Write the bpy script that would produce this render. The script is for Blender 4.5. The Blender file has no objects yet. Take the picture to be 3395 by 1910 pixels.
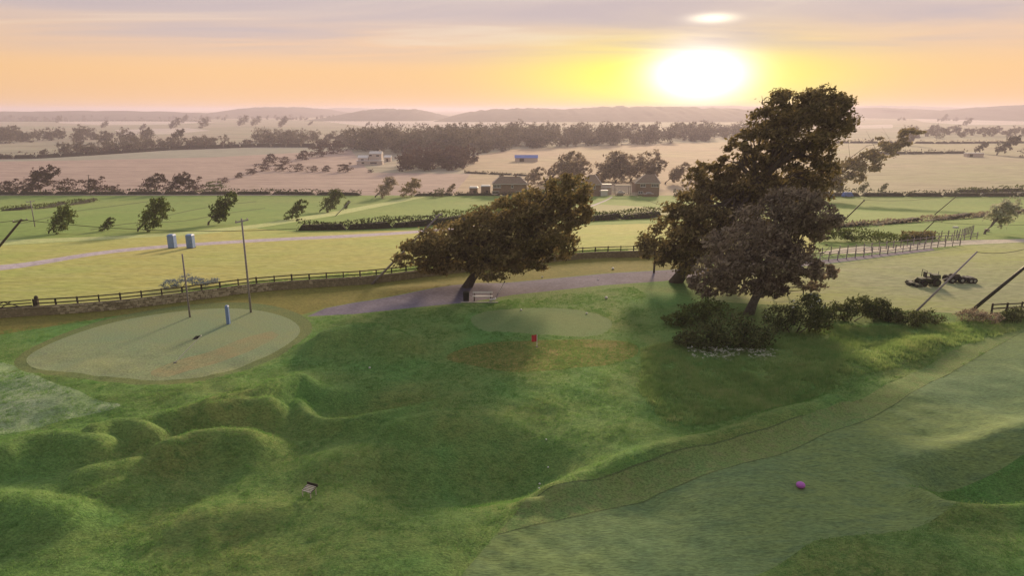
import bpy, math, random
import numpy as np
from mathutils import Vector, Matrix
from mathutils.geometry import delaunay_2d_cdt

random.seed(7); RNG = np.random.default_rng(7)
sc = bpy.context.scene
COL = sc.collection
R = math.radians

# ------------------------------------------------------------------ camera
CAM_H = 18.0; PITCH = R(14.6); FPX = 2264.0; PW, PH = 3395.0, 1910.0
cam = bpy.data.cameras.new('camera'); cam_ob = bpy.data.objects.new('camera', cam); COL.objects.link(cam_ob)
cam_ob.location = (0, 0, CAM_H); cam_ob.rotation_euler = (R(90) - PITCH, 0, 0)
cam.sensor_width = 36.0; cam.lens = 36.0 * FPX / PW
cam.clip_start = 0.1; cam.clip_end = 40000
sc.camera = cam_ob

# ------------------------------------------------------------------ world, sun, exposure
SUN_AZ = R(14.7); SUN_EL = R(14.0)
def N(nt, typ, **kw):
    n = nt.nodes.new(typ)
    for k, v in kw.items(): setattr(n, k, v)
    return n
def ramp(nt, stops, interp='LINEAR'):
    n = nt.nodes.new('ShaderNodeValToRGB'); n.color_ramp.interpolation = interp
    e = n.color_ramp.elements
    while len(e) < len(stops): e.new(0.5)
    for i, (p, c) in enumerate(stops):
        e[i].position = p; e[i].color = (c[0], c[1], c[2], 1) if not isinstance(c, (int, float)) else (c, c, c, 1)
    return n
def math_n(nt, op, a, b=None, c=None):
    n = nt.nodes.new('ShaderNodeMath'); n.operation = op
    for i, v in enumerate((a, b, c)):
        if v is None: continue
        if isinstance(v, (int, float)): n.inputs[i].default_value = v
        else: nt.links.new(v, n.inputs[i])
    return n.outputs[0]
def mixc(nt, fac, a, b, blend='MIX'):
    n = nt.nodes.new('ShaderNodeMix'); n.data_type = 'RGBA'; n.blend_type = blend
    for sock, v in ((n.inputs[0], fac), (n.inputs[6], a), (n.inputs[7], b)):
        if isinstance(v, (int, float)): sock.default_value = v
        elif isinstance(v, tuple): sock.default_value = (v[0], v[1], v[2], 1)
        else: nt.links.new(v, sock)
    return n.outputs[2]

world = bpy.data.worlds.new('World'); sc.world = world; world.use_nodes = True
wt = world.node_tree; wt.nodes.clear()
L = wt.links
tc = N(wt, 'ShaderNodeTexCoord'); sep = N(wt, 'ShaderNodeSeparateXYZ'); L.new(tc.outputs['Generated'], sep.inputs[0])
zz = sep.outputs[2]
# elevation gradient (z of the direction, 0 at the horizon, .145 at the picture's top)
sky = ramp(wt, [(0.0, (.95, .555, .25)), (0.05, (.97, .60, .29)), (0.085, (.88, .60, .40)), (0.12, (.70, .56, .51)),
                (0.20, (.70, .62, .61)), (0.45, (.84, .82, .84)), (1.0, (.92, .95, 1.02))])
L.new(zz, sky.inputs[0])
# streaky cloud sheet: direction projected on a plane overhead
zc = math_n(wt, 'ADD', math_n(wt, 'MAXIMUM', zz, 0.0), 0.055)
cx = math_n(wt, 'DIVIDE', sep.outputs[0], zc); cy = math_n(wt, 'DIVIDE', sep.outputs[1], zc)
comb = N(wt, 'ShaderNodeCombineXYZ')
L.new(math_n(wt, 'MULTIPLY', cx, 0.30), comb.inputs[0]); L.new(math_n(wt, 'MULTIPLY', cy, 0.85), comb.inputs[1])
cn = N(wt, 'ShaderNodeTexNoise'); cn.inputs['Scale'].default_value = 1.0; cn.inputs['Detail'].default_value = 7
cn.inputs['Roughness'].default_value = 0.55; cn.inputs['Distortion'].default_value = 0.6
L.new(comb.outputs[0], cn.inputs['Vector'])
cm = ramp(wt, [(0.42, 0.0), (0.60, 1.0)]); L.new(cn.outputs[0], cm.inputs[0])
hi = ramp(wt, [(0.060, 0.0), (0.10, 1.0)]); L.new(zz, hi.inputs[0])
cf = math_n(wt, 'MULTIPLY', cm.outputs[0], hi.outputs[0])
skyc = mixc(wt, math_n(wt, 'MULTIPLY', cf, 0.85), sky.outputs[0], (.59, .49, .50))
cb = ramp(wt, [(0.30, 1.0), (0.42, 0.0)]); L.new(cn.outputs[0], cb.inputs[0])
skyc = mixc(wt, math_n(wt, 'MULTIPLY', math_n(wt, 'MULTIPLY', cb.outputs[0], hi.outputs[0]), 0.7), skyc, (.90, .74, .58))
# the physical sky colours the dome away from the sunset band
nish = N(wt, 'ShaderNodeTexSky'); nish.sky_type = 'NISHITA'; nish.sun_disc = False
nish.sun_elevation = SUN_EL; nish.sun_rotation = SUN_AZ
nb = N(wt, 'ShaderNodeVectorMath', operation='SCALE'); nb.inputs[3].default_value = 0.10
L.new(nish.outputs[0], nb.inputs[0])
nf = ramp(wt, [(0.2, 0.0), (0.7, 0.25)]); L.new(zz, nf.inputs[0])
skyc = mixc(wt, nf.outputs[0], skyc, nb.outputs[0])
# sun seen through haze and cloud: wide yellow halo, white core, bright gap in the cloud above
def glow(az, el, a, b):
    d = Vector((math.sin(az), math.cos(az), 0)); r = Vector((math.cos(az), -math.sin(az), 0))
    u = math_n(wt, 'ADD', math_n(wt, 'MULTIPLY', sep.outputs[0], r.x), math_n(wt, 'MULTIPLY', sep.outputs[1], r.y))
    fr = math_n(wt, 'ADD', math_n(wt, 'MULTIPLY', sep.outputs[0], d.x), math_n(wt, 'MULTIPLY', sep.outputs[1], d.y))
    v = math_n(wt, 'SUBTRACT', zz, math.sin(el))
    q = math_n(wt, 'ADD', math_n(wt, 'POWER', math_n(wt, 'DIVIDE', u, a), 2.0), math_n(wt, 'POWER', math_n(wt, 'DIVIDE', v, b), 2.0))
    g = math_n(wt, 'EXPONENT', math_n(wt, 'MULTIPLY', q, -1.0))
    return math_n(wt, 'MULTIPLY', g, math_n(wt, 'GREATER_THAN', fr, 0.0))
cut = math_n(wt, 'SUBTRACT', 1.0, math_n(wt, 'MULTIPLY', cf, 0.75))
g1 = math_n(wt, 'MULTIPLY', glow(R(13.0), R(2.3), 0.185, 0.044), cut)
skyc = mixc(wt, math_n(wt, 'MINIMUM', math_n(wt, 'MULTIPLY', g1, 1.5), 1.0), skyc, (1.12, 1.02, .17))
g2 = math_n(wt, 'MULTIPLY', glow(R(14.7), R(2.7), 0.058, 0.034), cut)
core = mixc(wt, 1.0, skyc, mixc(wt, 1.0, (.75, .8, 1.5), math_n(wt, 'MULTIPLY', g2, 1.45), 'MULTIPLY'), 'ADD')
g3 = glow(R(15.4), R(6.75), 0.026, 0.0055)
core = mixc(wt, 1.0, core, mixc(wt, 1.0, (1.0, .9, .6), math_n(wt, 'MULTIPLY', g3, 1.0), 'MULTIPLY'), 'ADD')
# the sky opposite a low sun is dimmer
side = math_n(wt, 'ADD', math_n(wt, 'MULTIPLY', sep.outputs[0], math.sin(SUN_AZ)), math_n(wt, 'MULTIPLY', sep.outputs[1], math.cos(SUN_AZ)))
dim = ramp(wt, [(0.0, .42), (.45, .72), (.9, 1.0)]); L.new(math_n(wt, 'ADD', math_n(wt, 'MULTIPLY', side, .5), .5), dim.inputs[0])
core = mixc(wt, 1.0, core, dim.outputs[0], 'MULTIPLY')
# below the horizon: dim earth
below = ramp(wt, [(0.0, 1.0), (0.01, 0.0)]); L.new(math_n(wt, 'ADD', math_n(wt, 'MULTIPLY', zz, 1.0), 0.03), below.inputs[0])
core = mixc(wt, below.outputs[0], core, (.12, .12, .07))
bg = N(wt, 'ShaderNodeBackground'); bg.inputs[1].default_value = 0.76
L.new(core, bg.inputs[0])
wo = N(wt, 'ShaderNodeOutputWorld'); L.new(bg.outputs[0], wo.inputs[0])

sun = bpy.data.lights.new('sun', 'SUN'); sun.energy = 4.0; sun.angle = R(7); sun.color = (1.0, .74, .46)
sun_ob = bpy.data.objects.new('sun', sun); COL.objects.link(sun_ob)
sdir = Vector((math.sin(SUN_AZ) * math.cos(SUN_EL), math.cos(SUN_AZ) * math.cos(SUN_EL), math.sin(SUN_EL)))
sun_ob.rotation_euler = sdir.to_track_quat('Z', 'Y').to_euler()
sun_ob.location = (60, 220, 80)
vs = sc.view_settings; vs.view_transform = 'Standard'; vs.look = 'None'; vs.gamma = 1.0; vs.use_curve_mapping = False
vs.exposure = 0.42
sc.cycles.max_bounces = 5; sc.cycles.volume_bounces = 1; sc.cycles.transmission_bounces = 3; sc.cycles.diffuse_bounces = 2
sc.cycles.use_denoising = True

# ------------------------------------------------------------------ terrain
def sstep(t): t = np.clip(t, 0, 1); return t * t * (3 - 2 * t)
def zbase(y):
    y = np.asarray(y, float)
    z = -15.0 * sstep((y - 60) / 220.0)
    return z + 22.0 * sstep((y - 900) / 8000.0)
_ys = np.concatenate([np.linspace(6, 400, 4000), np.geomspace(400, 14000, 3000)[1:]])
_ratio = (CAM_H - zbase(_ys)) / _ys                        # tan(depression), falls with distance
_ratio = np.minimum.accumulate(_ratio)
def depth(sy):
    v = (np.asarray(sy, float) - PH / 2) / FPX
    t = (math.sin(PITCH) + v * math.cos(PITCH)) / (math.cos(PITCH) - v * math.sin(PITCH))
    return np.interp(-t, -_ratio, _ys)
def ground_xy(sx, sy):
    y = depth(sy); v = (np.asarray(sy, float) - PH / 2) / FPX; u = (np.asarray(sx, float) - PW / 2) / FPX
    return y * u / (math.cos(PITCH) - v * math.sin(PITCH)), y
RIDGES = []      # (polyline in world xy, height, width)
def ridge(pts, h, w):
    h *= .9 if h > 0 else 1.15; w *= 1.18 if w > .85 else 1.0; k = 1 - max(h, 0) / CAM_H; p = [(q[0] * k, q[1] * k) for q in (ground_xy(a, b) for a, b in pts)]
    RIDGES.append((np.array([[float(a), float(b)] for a, b in p]), h, w))
def zr(pts, h, w): ridge([(a * .6587, 993 + b * .6587) for a, b in pts], h, w)
def dr(pts, h, w): ridge([(a * 1.318, b * 1.318) for a, b in pts], h, w)
D = 1.318
zr([(1660, 150), (1780, 122), (1900, 127), (2000, 168)], 1.7, 1.5)
zr([(720, 582), (900, 540), (1180, 475), (1290, 450), (1400, 395), (1520, 350), (1640, 368)], 1.7, 1.15)
zr([(1060, 525), (1200, 492), (1340, 487)], 1.7, 1.1)
zr([(470, 640), (560, 600), (680, 592), (750, 630)], 1.7, 1.1)
zr([(-300, 800), (-120, 770), (30, 740), (120, 703), (260, 672), (380, 690), (480, 704)], 1.5, 1.4)
zr([(480, 704), (640, 690), (850, 690)], .7, 1.0)
zr([(850, 690), (960, 662), (1080, 653), (1230, 656)], 1.5, 1.2)
zr([(1620, 480), (1800, 530), (2000, 520)], -1.4, 1.7)
zr([(1500, 480), (1540, 550), (1640, 590), (1760, 600), (1900, 585), (2080, 545), (2200, 510)], 1.0, .8)
zr([(1380, 430), (1480, 420), (1580, 430)], .8, 1.0)
zr([(-300, 1030), (0, 1010), (150, 1012), (280, 1040)], .9, 1.4)
zr([(1020, 1050), (1120, 1022), (1220, 1022), (1320, 1040)], .55, 1.1)
zr([(420, 870), (700, 790), (900, 740)], .8, 1.1)
zr([(100, 980), (420, 940), (700, 900)], .5, 1.2)
zr([(1900, 283), (1980, 272), (2060, 280)], .6, 1.0)
zr([(2100, 890), (2350, 870), (2560, 850)], -1.5, 2.3)
zr([(2000, 640), (2200, 600), (2450, 590)], .6, 1.3)
zr([(1650, 790), (1850, 760), (2000, 770)], .5, 1.4)
dr([(2440, 1200), (2560, 1195), (2700, 1195)], -1.4, 2.0)
dr([(2320, 1215), (2370, 1250), (2440, 1258), (2560, 1255), (2700, 1250)], .8, .8)
dr([(2300, 1130), (2400, 1105), (2576, 1068), (2750, 1030)], .6, .9)
dr([(1390, 1195), (1580, 1145), (1720, 1110), (1900, 1055), (2100, 990)], .9, .9)
dr([(1330, 1240), (1450, 1210), (1560, 1180), (1700, 1140)], .55, .6)
dr([(2000, 960), (2150, 915), (2350, 850)], .5, 1.2)
dr([(1000, 726), (1100, 722), (1200, 716)], .45, 2.0)
def hash_noise(x, y, s, seed=0):
    # smooth value noise
    xs = x / s; ys = y / s
    xi = np.floor(xs).astype(np.int64); yi = np.floor(ys).astype(np.int64)
    fx = xs - xi; fy = ys - yi; fx = fx * fx * (3 - 2 * fx); fy = fy * fy * (3 - 2 * fy)
    def h(a, b):
        n = (a * 374761393 + b * 668265263 + seed * 1442695) & 0x7fffffff
        n = ((n ^ (n >> 13)) * 1274126177) & 0x7fffffff
        return ((n ^ (n >> 16)) & 0xffff) / 65535.0
    return (h(xi, yi) * (1 - fx) + h(xi + 1, yi) * fx) * (1 - fy) + (h(xi, yi + 1) * (1 - fx) + h(xi + 1, yi + 1) * fx) * fy
def terrain(x, y, smooth=False):
    x = np.asarray(x, float); y = np.asarray(y, float)
    z = zbase(y)
    near = 1 - sstep((y - 42) / 12)
    up = np.zeros(np.shape(x)); dn = np.zeros(np.shape(x))
    for P, h, w in RIDGES:
        best = np.full(np.shape(x), 1e9)
        for a, b in zip(P[:-1], P[1:]):
            ab = b - a; l2 = float(ab @ ab)
            t = np.clip(((x - a[0]) * ab[0] + (y - a[1]) * ab[1]) / l2, 0, 1)
            d = np.hypot(x - a[0] - t * ab[0], y - a[1] - t * ab[1])
            best = np.minimum(best, d)
        g = h * np.exp(-(best / w) ** 2)
        if h > 0: up = np.maximum(up, g)
        else: dn = np.minimum(dn, g)
    z = z + up + dn + near * ((hash_noise(x, y, 6.0, 1) - .5) * .75 + (hash_noise(x, y, 2.2, 2) - .5) * .24 + (hash_noise(x, y, .8, 4) - .5) * .10)
    return z
def at(sx, sy, dz=0.0):
    x, y = ground_xy(sx, sy); return Vector((float(x), float(y), float(terrain(x, y)) + dz))
def mpp(sy): return float(depth(sy)) / FPX / math.cos(PITCH) * 0.985   # metres per photograph pixel at that ground row

# ------------------------------------------------------------------ materials
def base_mat(name):
    m = bpy.data.materials.new(name); m.use_nodes = True
    nt = m.node_tree; b = nt.nodes['Principled BSDF']; return m, nt, b
def noise(nt, vec, scale, detail=4, rough=.55, dist=0.0):
    n = N(nt, 'ShaderNodeTexNoise'); n.inputs['Scale'].default_value = scale; n.inputs['Detail'].default_value = detail
    n.inputs['Roughness'].default_value = rough; n.inputs['Distortion'].default_value = dist
    nt.links.new(vec, n.inputs['Vector']); return n.outputs[0]
def gmat(name, c1, c2, c3, patch=.12, grain=4.0, stretch=(1, 1), rot=0.0, streak=.5, bump=.3, bdist=.06, lo=.35, hi=.65):
    """grassy or earthy ground: broad patches c1..c2, drawn-out streaks of c3, fine grain"""
    m, nt, b = base_mat(name)
    tc = N(nt, 'ShaderNodeTexCoord'); mp = N(nt, 'ShaderNodeMapping')
    mp.inputs['Rotation'].default_value = (0, 0, rot); mp.inputs['Scale'].default_value = (stretch[0], stretch[1], 1)
    nt.links.new(tc.outputs['Object'], mp.inputs[0])
    p = ramp(nt, [(lo, 0.0), (hi, 1.0)]); nt.links.new(noise(nt, tc.outputs['Object'], patch, 5, .6, .4), p.inputs[0])
    col = mixc(nt, p.outputs[0], c1, c2)
    s = ramp(nt, [(.45, 0.0), (.68, 1.0)]); nt.links.new(noise(nt, mp.outputs[0], grain * .22, 6, .62, .3), s.inputs[0])
    col = mixc(nt, math_n(nt, 'MULTIPLY', s.outputs[0], streak), col, c3)
    g = noise(nt, mp.outputs[0], grain, 6, .7)
    gr = ramp(nt, [(.28, .45), (.72, 1.55)]); nt.links.new(g, gr.inputs[0])
    col = mixc(nt, 1.0, col, gr.outputs[0], 'MULTIPLY')
    nt.links.new(col, b.inputs['Base Color']); b.inputs['Roughness'].default_value = .95
    b.inputs['Specular IOR Level'].default_value = .15
    bp = N(nt, 'ShaderNodeBump'); bp.inputs['Strength'].default_value = bump; bp.inputs['Distance'].default_value = bdist
    nt.links.new(g, bp.inputs['Height']); nt.links.new(bp.outputs[0], b.inputs['Normal'])
    return m
def leaf_mat(name, dark, light, scale=.8, trans=.25):
    m, nt, b = base_mat(name)
    tc = N(nt, 'ShaderNodeTexCoord'); geo = N(nt, 'ShaderNodeNewGeometry'); oi = N(nt, 'ShaderNodeObjectInfo')
    n = noise(nt, tc.outputs['Object'], scale, 3, .6)
    f = math_n(nt, 'ADD', math_n(nt, 'MULTIPLY', n, .7), math_n(nt, 'MULTIPLY', geo.outputs['Random Per Island'], .55))
    f = math_n(nt, 'ADD', f, math_n(nt, 'MULTIPLY', oi.outputs['Random'], .15))
    r = ramp(nt, [(.38, dark), (.95, light)]); nt.links.new(f, r.inputs[0])
    nt.links.new(r.outputs[0], b.inputs['Base Color']); b.inputs['Roughness'].default_value = .75
    b.inputs['Specular IOR Level'].default_value = .25
    tr = N(nt, 'ShaderNodeBsdfTranslucent'); nt.links.new(r.outputs[0], tr.inputs[0])
    mx = N(nt, 'ShaderNodeMixShader'); mx.inputs[0].default_value = trans
    nt.links.new(b.outputs[0], mx.inputs[1]); nt.links.new(tr.outputs[0], mx.inputs[2])
    nt.links.new(mx.outputs[0], nt.nodes['Material Output'].inputs[0])
    return m
def smat(name, c, c2=None, scale=6.0, rough=.8, bump=.2, metal=0.0):
    """simple worn solid: two close colours mottled"""
    m, nt, b = base_mat(name); c2 = c2 or tuple(v * .7 for v in c)
    tc = N(nt, 'ShaderNodeTexCoord'); n = noise(nt, tc.outputs['Object'], scale, 6, .65)
    oi = N(nt, 'ShaderNodeObjectInfo')
    f = math_n(nt, 'ADD', n, math_n(nt, 'MULTIPLY', math_n(nt, 'SUBTRACT', oi.outputs['Random'], .5), .5))
    r = ramp(nt, [(.3, c2), (.7, c)]); nt.links.new(f, r.inputs[0])
    nt.links.new(r.outputs[0], b.inputs['Base Color']); b.inputs['Roughness'].default_value = rough; b.inputs['Metallic'].default_value = metal
    if bump:
        bp = N(nt, 'ShaderNodeBump'); bp.inputs['Strength'].default_value = bump; bp.inputs['Distance'].default_value = .02
        nt.links.new(n, bp.inputs['Height']); nt.links.new(bp.outputs[0], b.inputs['Normal'])
    return m

M = {}
ST = R(-12)
M['rough'] = gmat('rough_grass_ground', (.118, .258, .066), (.205, .250, .075), (.078, .170, .046), .10, 7.0, (1, 1.6), 0, .65, .9, .10)
M['green'] = gmat('putting_green_turf', (.190, .265, .145), (.235, .270, .130), (.215, .235, .165), .14, 9.0, (1, 1), 0, .4, .15, .02)
M['dry_strip'] = gmat('worn_dry_turf', (.265, .235, .120), (.235, .255, .130), (.21, .24, .13), .5, 9.0, (1, 1), 0, .5, .2, .02)
M['collar'] = gmat('collar_turf', (.120, .170, .060), (.155, .180, .060), (.09, .13, .05), .2, 8.0, (1, 1), 0, .5, .5, .05)
M['tee'] = gmat('tee_turf', (.145, .225, .085), (.175, .235, .090), (.10, .15, .05), .2, 8.0, (1, 1.5), 0, .5, .3, .03)
M['dry_rough'] = gmat('brown_long_grass', (.240, .215, .060), (.190, .210, .050), (.330, .275, .110), .25, 5.0, (1, 3.0), 0, .7, 1.0, .15)
M['fairway'] = gmat('fairway_turf', (.118, .198, .090), (.205, .270, .088), (.098, .160, .080), .08, 9.0, (.35, 1.6), R(28), .6, .3, .03)
M['semi'] = gmat('semi_rough_turf', (.130, .225, .072), (.185, .240, .075), (.22, .225, .10), .15, 8.0, (1, 1.6), R(20), .6, .6, .06)
M['drive'] = gmat('worn_tarmac', (.145, .130, .180), (.205, .185, .240), (.11, .10, .145), .25, 6.0, (.5, 1.6), ST, .5, .25, .03)
M['verge'] = gmat('verge_grass', (.170, .165, .035), (.215, .190, .050), (.110, .120, .026), .18, 5.0, (.7, 1.6), ST, .6, .7, .08)
M['meadow'] = gmat('cut_meadow', (.33, .40, .105), (.43, .385, .120), (.46, .46, .19), .035, 3.5, (.22, 1.6), R(-10), .75, .5, .08)
M['paddock'] = gmat('grazed_paddock', (.26, .29, .155), (.31, .35, .110), (.36, .36, .215), .05, 4.0, (.22, 1.6), R(-4), .75, .5, .08)
M['road'] = gmat('lane_tarmac', (.42, .37, .42), (.47, .42, .46), (.36, .31, .37), .2, 3.0, (.4, 1.2), 0, .4, .1, .02)
M['strip'] = gmat('bright_grass_track', (.40, .47, .19), (.46, .50, .22), (.34, .40, .16), .06, 3.0, (.3, 1.2), R(-12), .5, .3, .05)
M['crop'] = gmat('green_crop', (.165, .270, .060), (.225, .300, .080), (.135, .220, .065), .028, 2.2, (.2, 1.4), R(-6), .5, .4, .1)
M['tan'] = gmat('pink_tan_stubble', (.40, .300, .265), (.45, .345, .300), (.30, .215, .195), .012, .8, (.10, 1.4), R(-2), .85, .2, .1)
M['greystrip'] = gmat('grey_green_pasture', (.30, .30, .25), (.34, .33, .27), (.26, .25, .21), .015, .6, (.12, 1.4), 0, .5, .2, .1)
M['pale'] = gmat('pale_stubble', (.46, .345, .25), (.44, .37, .235), (.36, .265, .20), .010, .7, (.12, 1.3), R(10), .7, .2, .1)
M['rfield'] = gmat('pale_hay_field', (.40, .345, .240), (.38, .37, .215), (.29, .245, .180), .013, .6, (.12, 1.5), R(2), .8, .2, .1)
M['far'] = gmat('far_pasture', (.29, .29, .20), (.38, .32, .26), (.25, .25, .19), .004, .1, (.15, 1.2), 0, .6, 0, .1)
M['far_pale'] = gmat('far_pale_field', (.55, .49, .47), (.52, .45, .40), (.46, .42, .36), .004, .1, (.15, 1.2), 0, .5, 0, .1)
M['hill'] = gmat('wooded_hill', (.050, .055, .050), (.085, .085, .070), (.035, .04, .035), .006, .05, (1, 1), 0, .6, .4, 2.0)
M['gravel'] = gmat('pale_gravel', (.50, .46, .38), (.44, .40, .34), (.38, .34, .30), .3, 3.0, (.4, 1.2), 0, .4, .1, .03)
M['bare'] = gmat('bare_bank', (.19, .165, .10), (.15, .13, .085), (.1, .1, .05), .3, 4.0, (1, 1), 0, .5, .5, .06)
# crop sown in rows
def row_mat():
    m, nt, b = base_mat('row_crop'); tc = N(nt, 'ShaderNodeTexCoord'); mp = N(nt, 'ShaderNodeMapping')
    mp.inputs['Rotation'].default_value = (0, 0, R(24)); nt.links.new(tc.outputs['Object'], mp.inputs[0])
    w = N(nt, 'ShaderNodeTexWave'); w.inputs['Scale'].default_value = .42; w.inputs['Distortion'].default_value = .6
    nt.links.new(mp.outputs[0], w.inputs[0]); r = ramp(nt, [(.25, (.13, .16, .05)), (.75, (.34, .33, .14))])
    nt.links.new(w.outputs[0], r.inputs[0]); nt.links.new(r.outputs[0], b.inputs['Base Color']); b.inputs['Roughness'].default_value = .95
    return m
M['rows'] = row_mat()
M['tram'] = gmat('wheel_track', (.085, .130, .035), (.10, .14, .04), (.07, .09, .03), .1, 3.0, (1, 1), 0, .5, .4, .05)
M['cutline'] = gmat('scalped_turf', (.090, .140, .055), (.125, .165, .060), (.08, .11, .045), .5, 8.0, (1, 1), 0, .5, .6, .05)
M['misty_highlight'] = gmat('turf_with_painted_highlight', (.210, .310, .140), (.310, .380, .230), (.170, .260, .110), .2, 6.0, (1, 1.8), R(-20), .6, .5, .05)  # turf colour lightened to imitate pale misty highlights

# ------------------------------------------------------------------ object helpers
def tag(o, label=None, cat=None, group=None, kind=None):
    if label: o['label'] = label
    if cat: o['category'] = cat
    if group: o['group'] = group
    if kind: o['kind'] = kind
    return o
def empty(name, loc, label=None, cat=None, group=None, rz=0.0):
    o = bpy.data.objects.new(name, None); COL.objects.link(o); o.location = loc; o.rotation_euler = (0, 0, rz)
    o.empty_display_size = .3
    return tag(o, label, cat, group)
def mesh_np(name, V, F, m, smooth=False):
    me = bpy.data.meshes.new(name); V = np.asarray(V, np.float32)
    if isinstance(F, np.ndarray):
        k = F.shape[1]; nf = len(F)
        me.vertices.add(len(V)); me.vertices.foreach_set('co', V.ravel())
        me.loops.add(nf * k); me.loops.foreach_set('vertex_index', F.astype(np.int32).ravel())
        me.polygons.add(nf); me.polygons.foreach_set('loop_start', np.arange(0, nf * k, k, dtype=np.int32))
        me.update(calc_edges=True)
    else:
        me.from_pydata([tuple(map(float, v)) for v in V], [], F); me.update()
    if smooth: me.polygons.foreach_set('use_smooth', np.ones(len(me.polygons), bool))
    if m: me.materials.append(m)
    return me
def obj(name, me, parent=None, loc=(0, 0, 0), rot=None, scale=None):
    o = bpy.data.objects.new(name, me); COL.objects.link(o); o.parent = parent; o.location = loc
    if rot is not None:
        if hasattr(rot, 'w'): o.rotation_mode = 'QUATERNION'; o.rotation_quaternion = rot
        else: o.rotation_euler = rot
    if scale is not None: o.scale = scale
    return o
class MB:
    def __init__(s): s.v = []; s.f = []
    def add(s, V, F):
        k = len(s.v); s.v += [tuple(v) for v in V]; s.f += [tuple(i + k for i in f) for f in F]; return s
    def box(s, c, d, rz=0.0, taper=1.0, ry=0.0):
        hx, hy, hz = d[0] / 2, d[1] / 2, d[2] / 2
        V = [Vector((x * (taper if z > 0 else 1), y * (taper if z > 0 else 1), z)) for z in (-hz, hz) for y in (-hy, hy) for x in (-hx, hx)]
        mt = Matrix.Translation(c) @ Matrix.Rotation(rz, 4, 'Z') @ Matrix.Rotation(ry, 4, 'Y')
        return s.add([mt @ v for v in V], [(0, 2, 3, 1), (4, 5, 7, 6), (0, 1, 5, 4), (2, 6, 7, 3), (0, 4, 6, 2), (1, 3, 7, 5)])
    def tube(s, pts, rad, n=6, cap=True):
        pts = [Vector(p) for p in pts]; V = []; F = []
        for i, p in enumerate(pts):
            d = (pts[min(i + 1, len(pts) - 1)] - pts[max(i - 1, 0)]).normalized()
            a = d.cross(Vector((0, 0, 1)) if abs(d.z) < .9 else Vector((1, 0, 0))).normalized(); b = d.cross(a)
            r = rad[i] if isinstance(rad, (list, tuple)) else rad
            V += [p + (a * math.cos(2 * math.pi * k / n) + b * math.sin(2 * math.pi * k / n)) * r for k in range(n)]
        for i in range(len(pts) - 1):
            for k in range(n):
                F.append((i * n + k, i * n + (k + 1) % n, (i + 1) * n + (k + 1) % n, (i + 1) * n + k))
        if cap: F.append(tuple(range(n - 1, -1, -1))); F.append(tuple(range((len(pts) - 1) * n, len(pts) * n)))
        return s.add(V, F)
    def disc(s, c, r, w, axis='Y', n=14):
        c = Vector(c); ax = {'X': Vector((1, 0, 0)), 'Y': Vector((0, 1, 0)), 'Z': Vector((0, 0, 1))}[axis]
        return s.tube([c - ax * w / 2, c + ax * w / 2], r, n)
    def ball(s, c, r, n=8, m=6, sq=(1, 1, 1)):
        V = []; F = []
        for i in range(m + 1):
            t = math.pi * i / m
            for k in range(n):
                a = 2 * math.pi * k / n
                V.append((c[0] + r * sq[0] * math.sin(t) * math.cos(a), c[1] + r * sq[1] * math.sin(t) * math.sin(a), c[2] + r * sq[2] * math.cos(t)))
        for i in range(m):
            for k in range(n): F.append((i * n + k, (i + 1) * n + k, (i + 1) * n + (k + 1) % n, i * n + (k + 1) % n))
        return s.add(V, F)
    def mesh(s, name, m, smooth=False): return mesh_np(name, s.v, s.f, m, smooth)
    def build(s, name, m, parent=None, loc=(0, 0, 0), smooth=False, rot=None): return obj(name, s.mesh(name, m, smooth), parent, loc, rot)
_unit = {}
def unit_box(m):
    if m.name not in _unit: _unit[m.name] = MB().box((0, 0, 0), (1, 1, 1)).mesh('beam', m)
    return _unit[m.name]
def beam(name, p, q, w, h, m, parent):
    """box from p to q, both in the parent's space"""
    p = Vector(p); q = Vector(q); d = q - p
    quat = d.to_track_quat('X', 'Z')
    return obj(name, unit_box(m), parent, (p + q) / 2, quat, (d.length, w, h))

# ------------------------------------------------------------------ ground sheet, split along the borders of fields, greens and roads
def spline(pts, closed=True, step=14.0):
    P = [np.array(p, float) for p in pts]; n = len(P); out = []
    rng = range(n) if closed else range(n - 1)
    for i in rng:
        p0, p1, p2, p3 = (P[(i - 1) % n], P[i], P[(i + 1) % n], P[(i + 2) % n]) if closed else (P[max(i - 1, 0)], P[i], P[i + 1], P[min(i + 2, n - 1)])
        k = max(1, min(60, int(np.hypot(*(p2 - p1)) / step)))
        for j in range(k):
            t = j / k
            out.append(.5 * ((2 * p1) + (-p0 + p2) * t + (2 * p0 - 5 * p1 + 4 * p2 - p3) * t * t + (-p0 + 3 * p1 - 3 * p2 + p3) * t ** 3))
    if not closed: out.append(P[-1])
    return [tuple(p) for p in out]
def poly(pts, step=40.0):
    out = []
    for a, b in zip(pts, pts[1:] + pts[:1]):
        k = max(1, min(40, int(math.hypot(b[0] - a[0], b[1] - a[1]) / step)))
        out += [(a[0] + (b[0] - a[0]) * j / k, a[1] + (b[1] - a[1]) * j / k) for j in range(k)]
    return out
def band(center, half):
    c = spline(center, False); up = []; dn = []
    n = len(c)
    hs = np.interp(np.linspace(0, 1, n), np.linspace(0, 1, len(half)), half)
    for (x, y), h in zip(c, hs): up.append((x, y - h)); dn.append((x, y + h))
    return up + dn[::-1]
XL, XR = -5200, 8600
green = spline([(a * D, b * D) for a, b in [(66, 905), (95, 932), (180, 947), (300, 956), (412, 956), (540, 942), (650, 905), (725, 866), (755, 832), (730, 804), (660, 783), (560, 776), (430, 786), (300, 808), (190, 840), (105, 876)]])
gc = np.mean(np.array(green), 0)
collar = [tuple(gc + (np.array(p) - gc) * np.array([1.09, 1.16])) for p in green]
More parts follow.
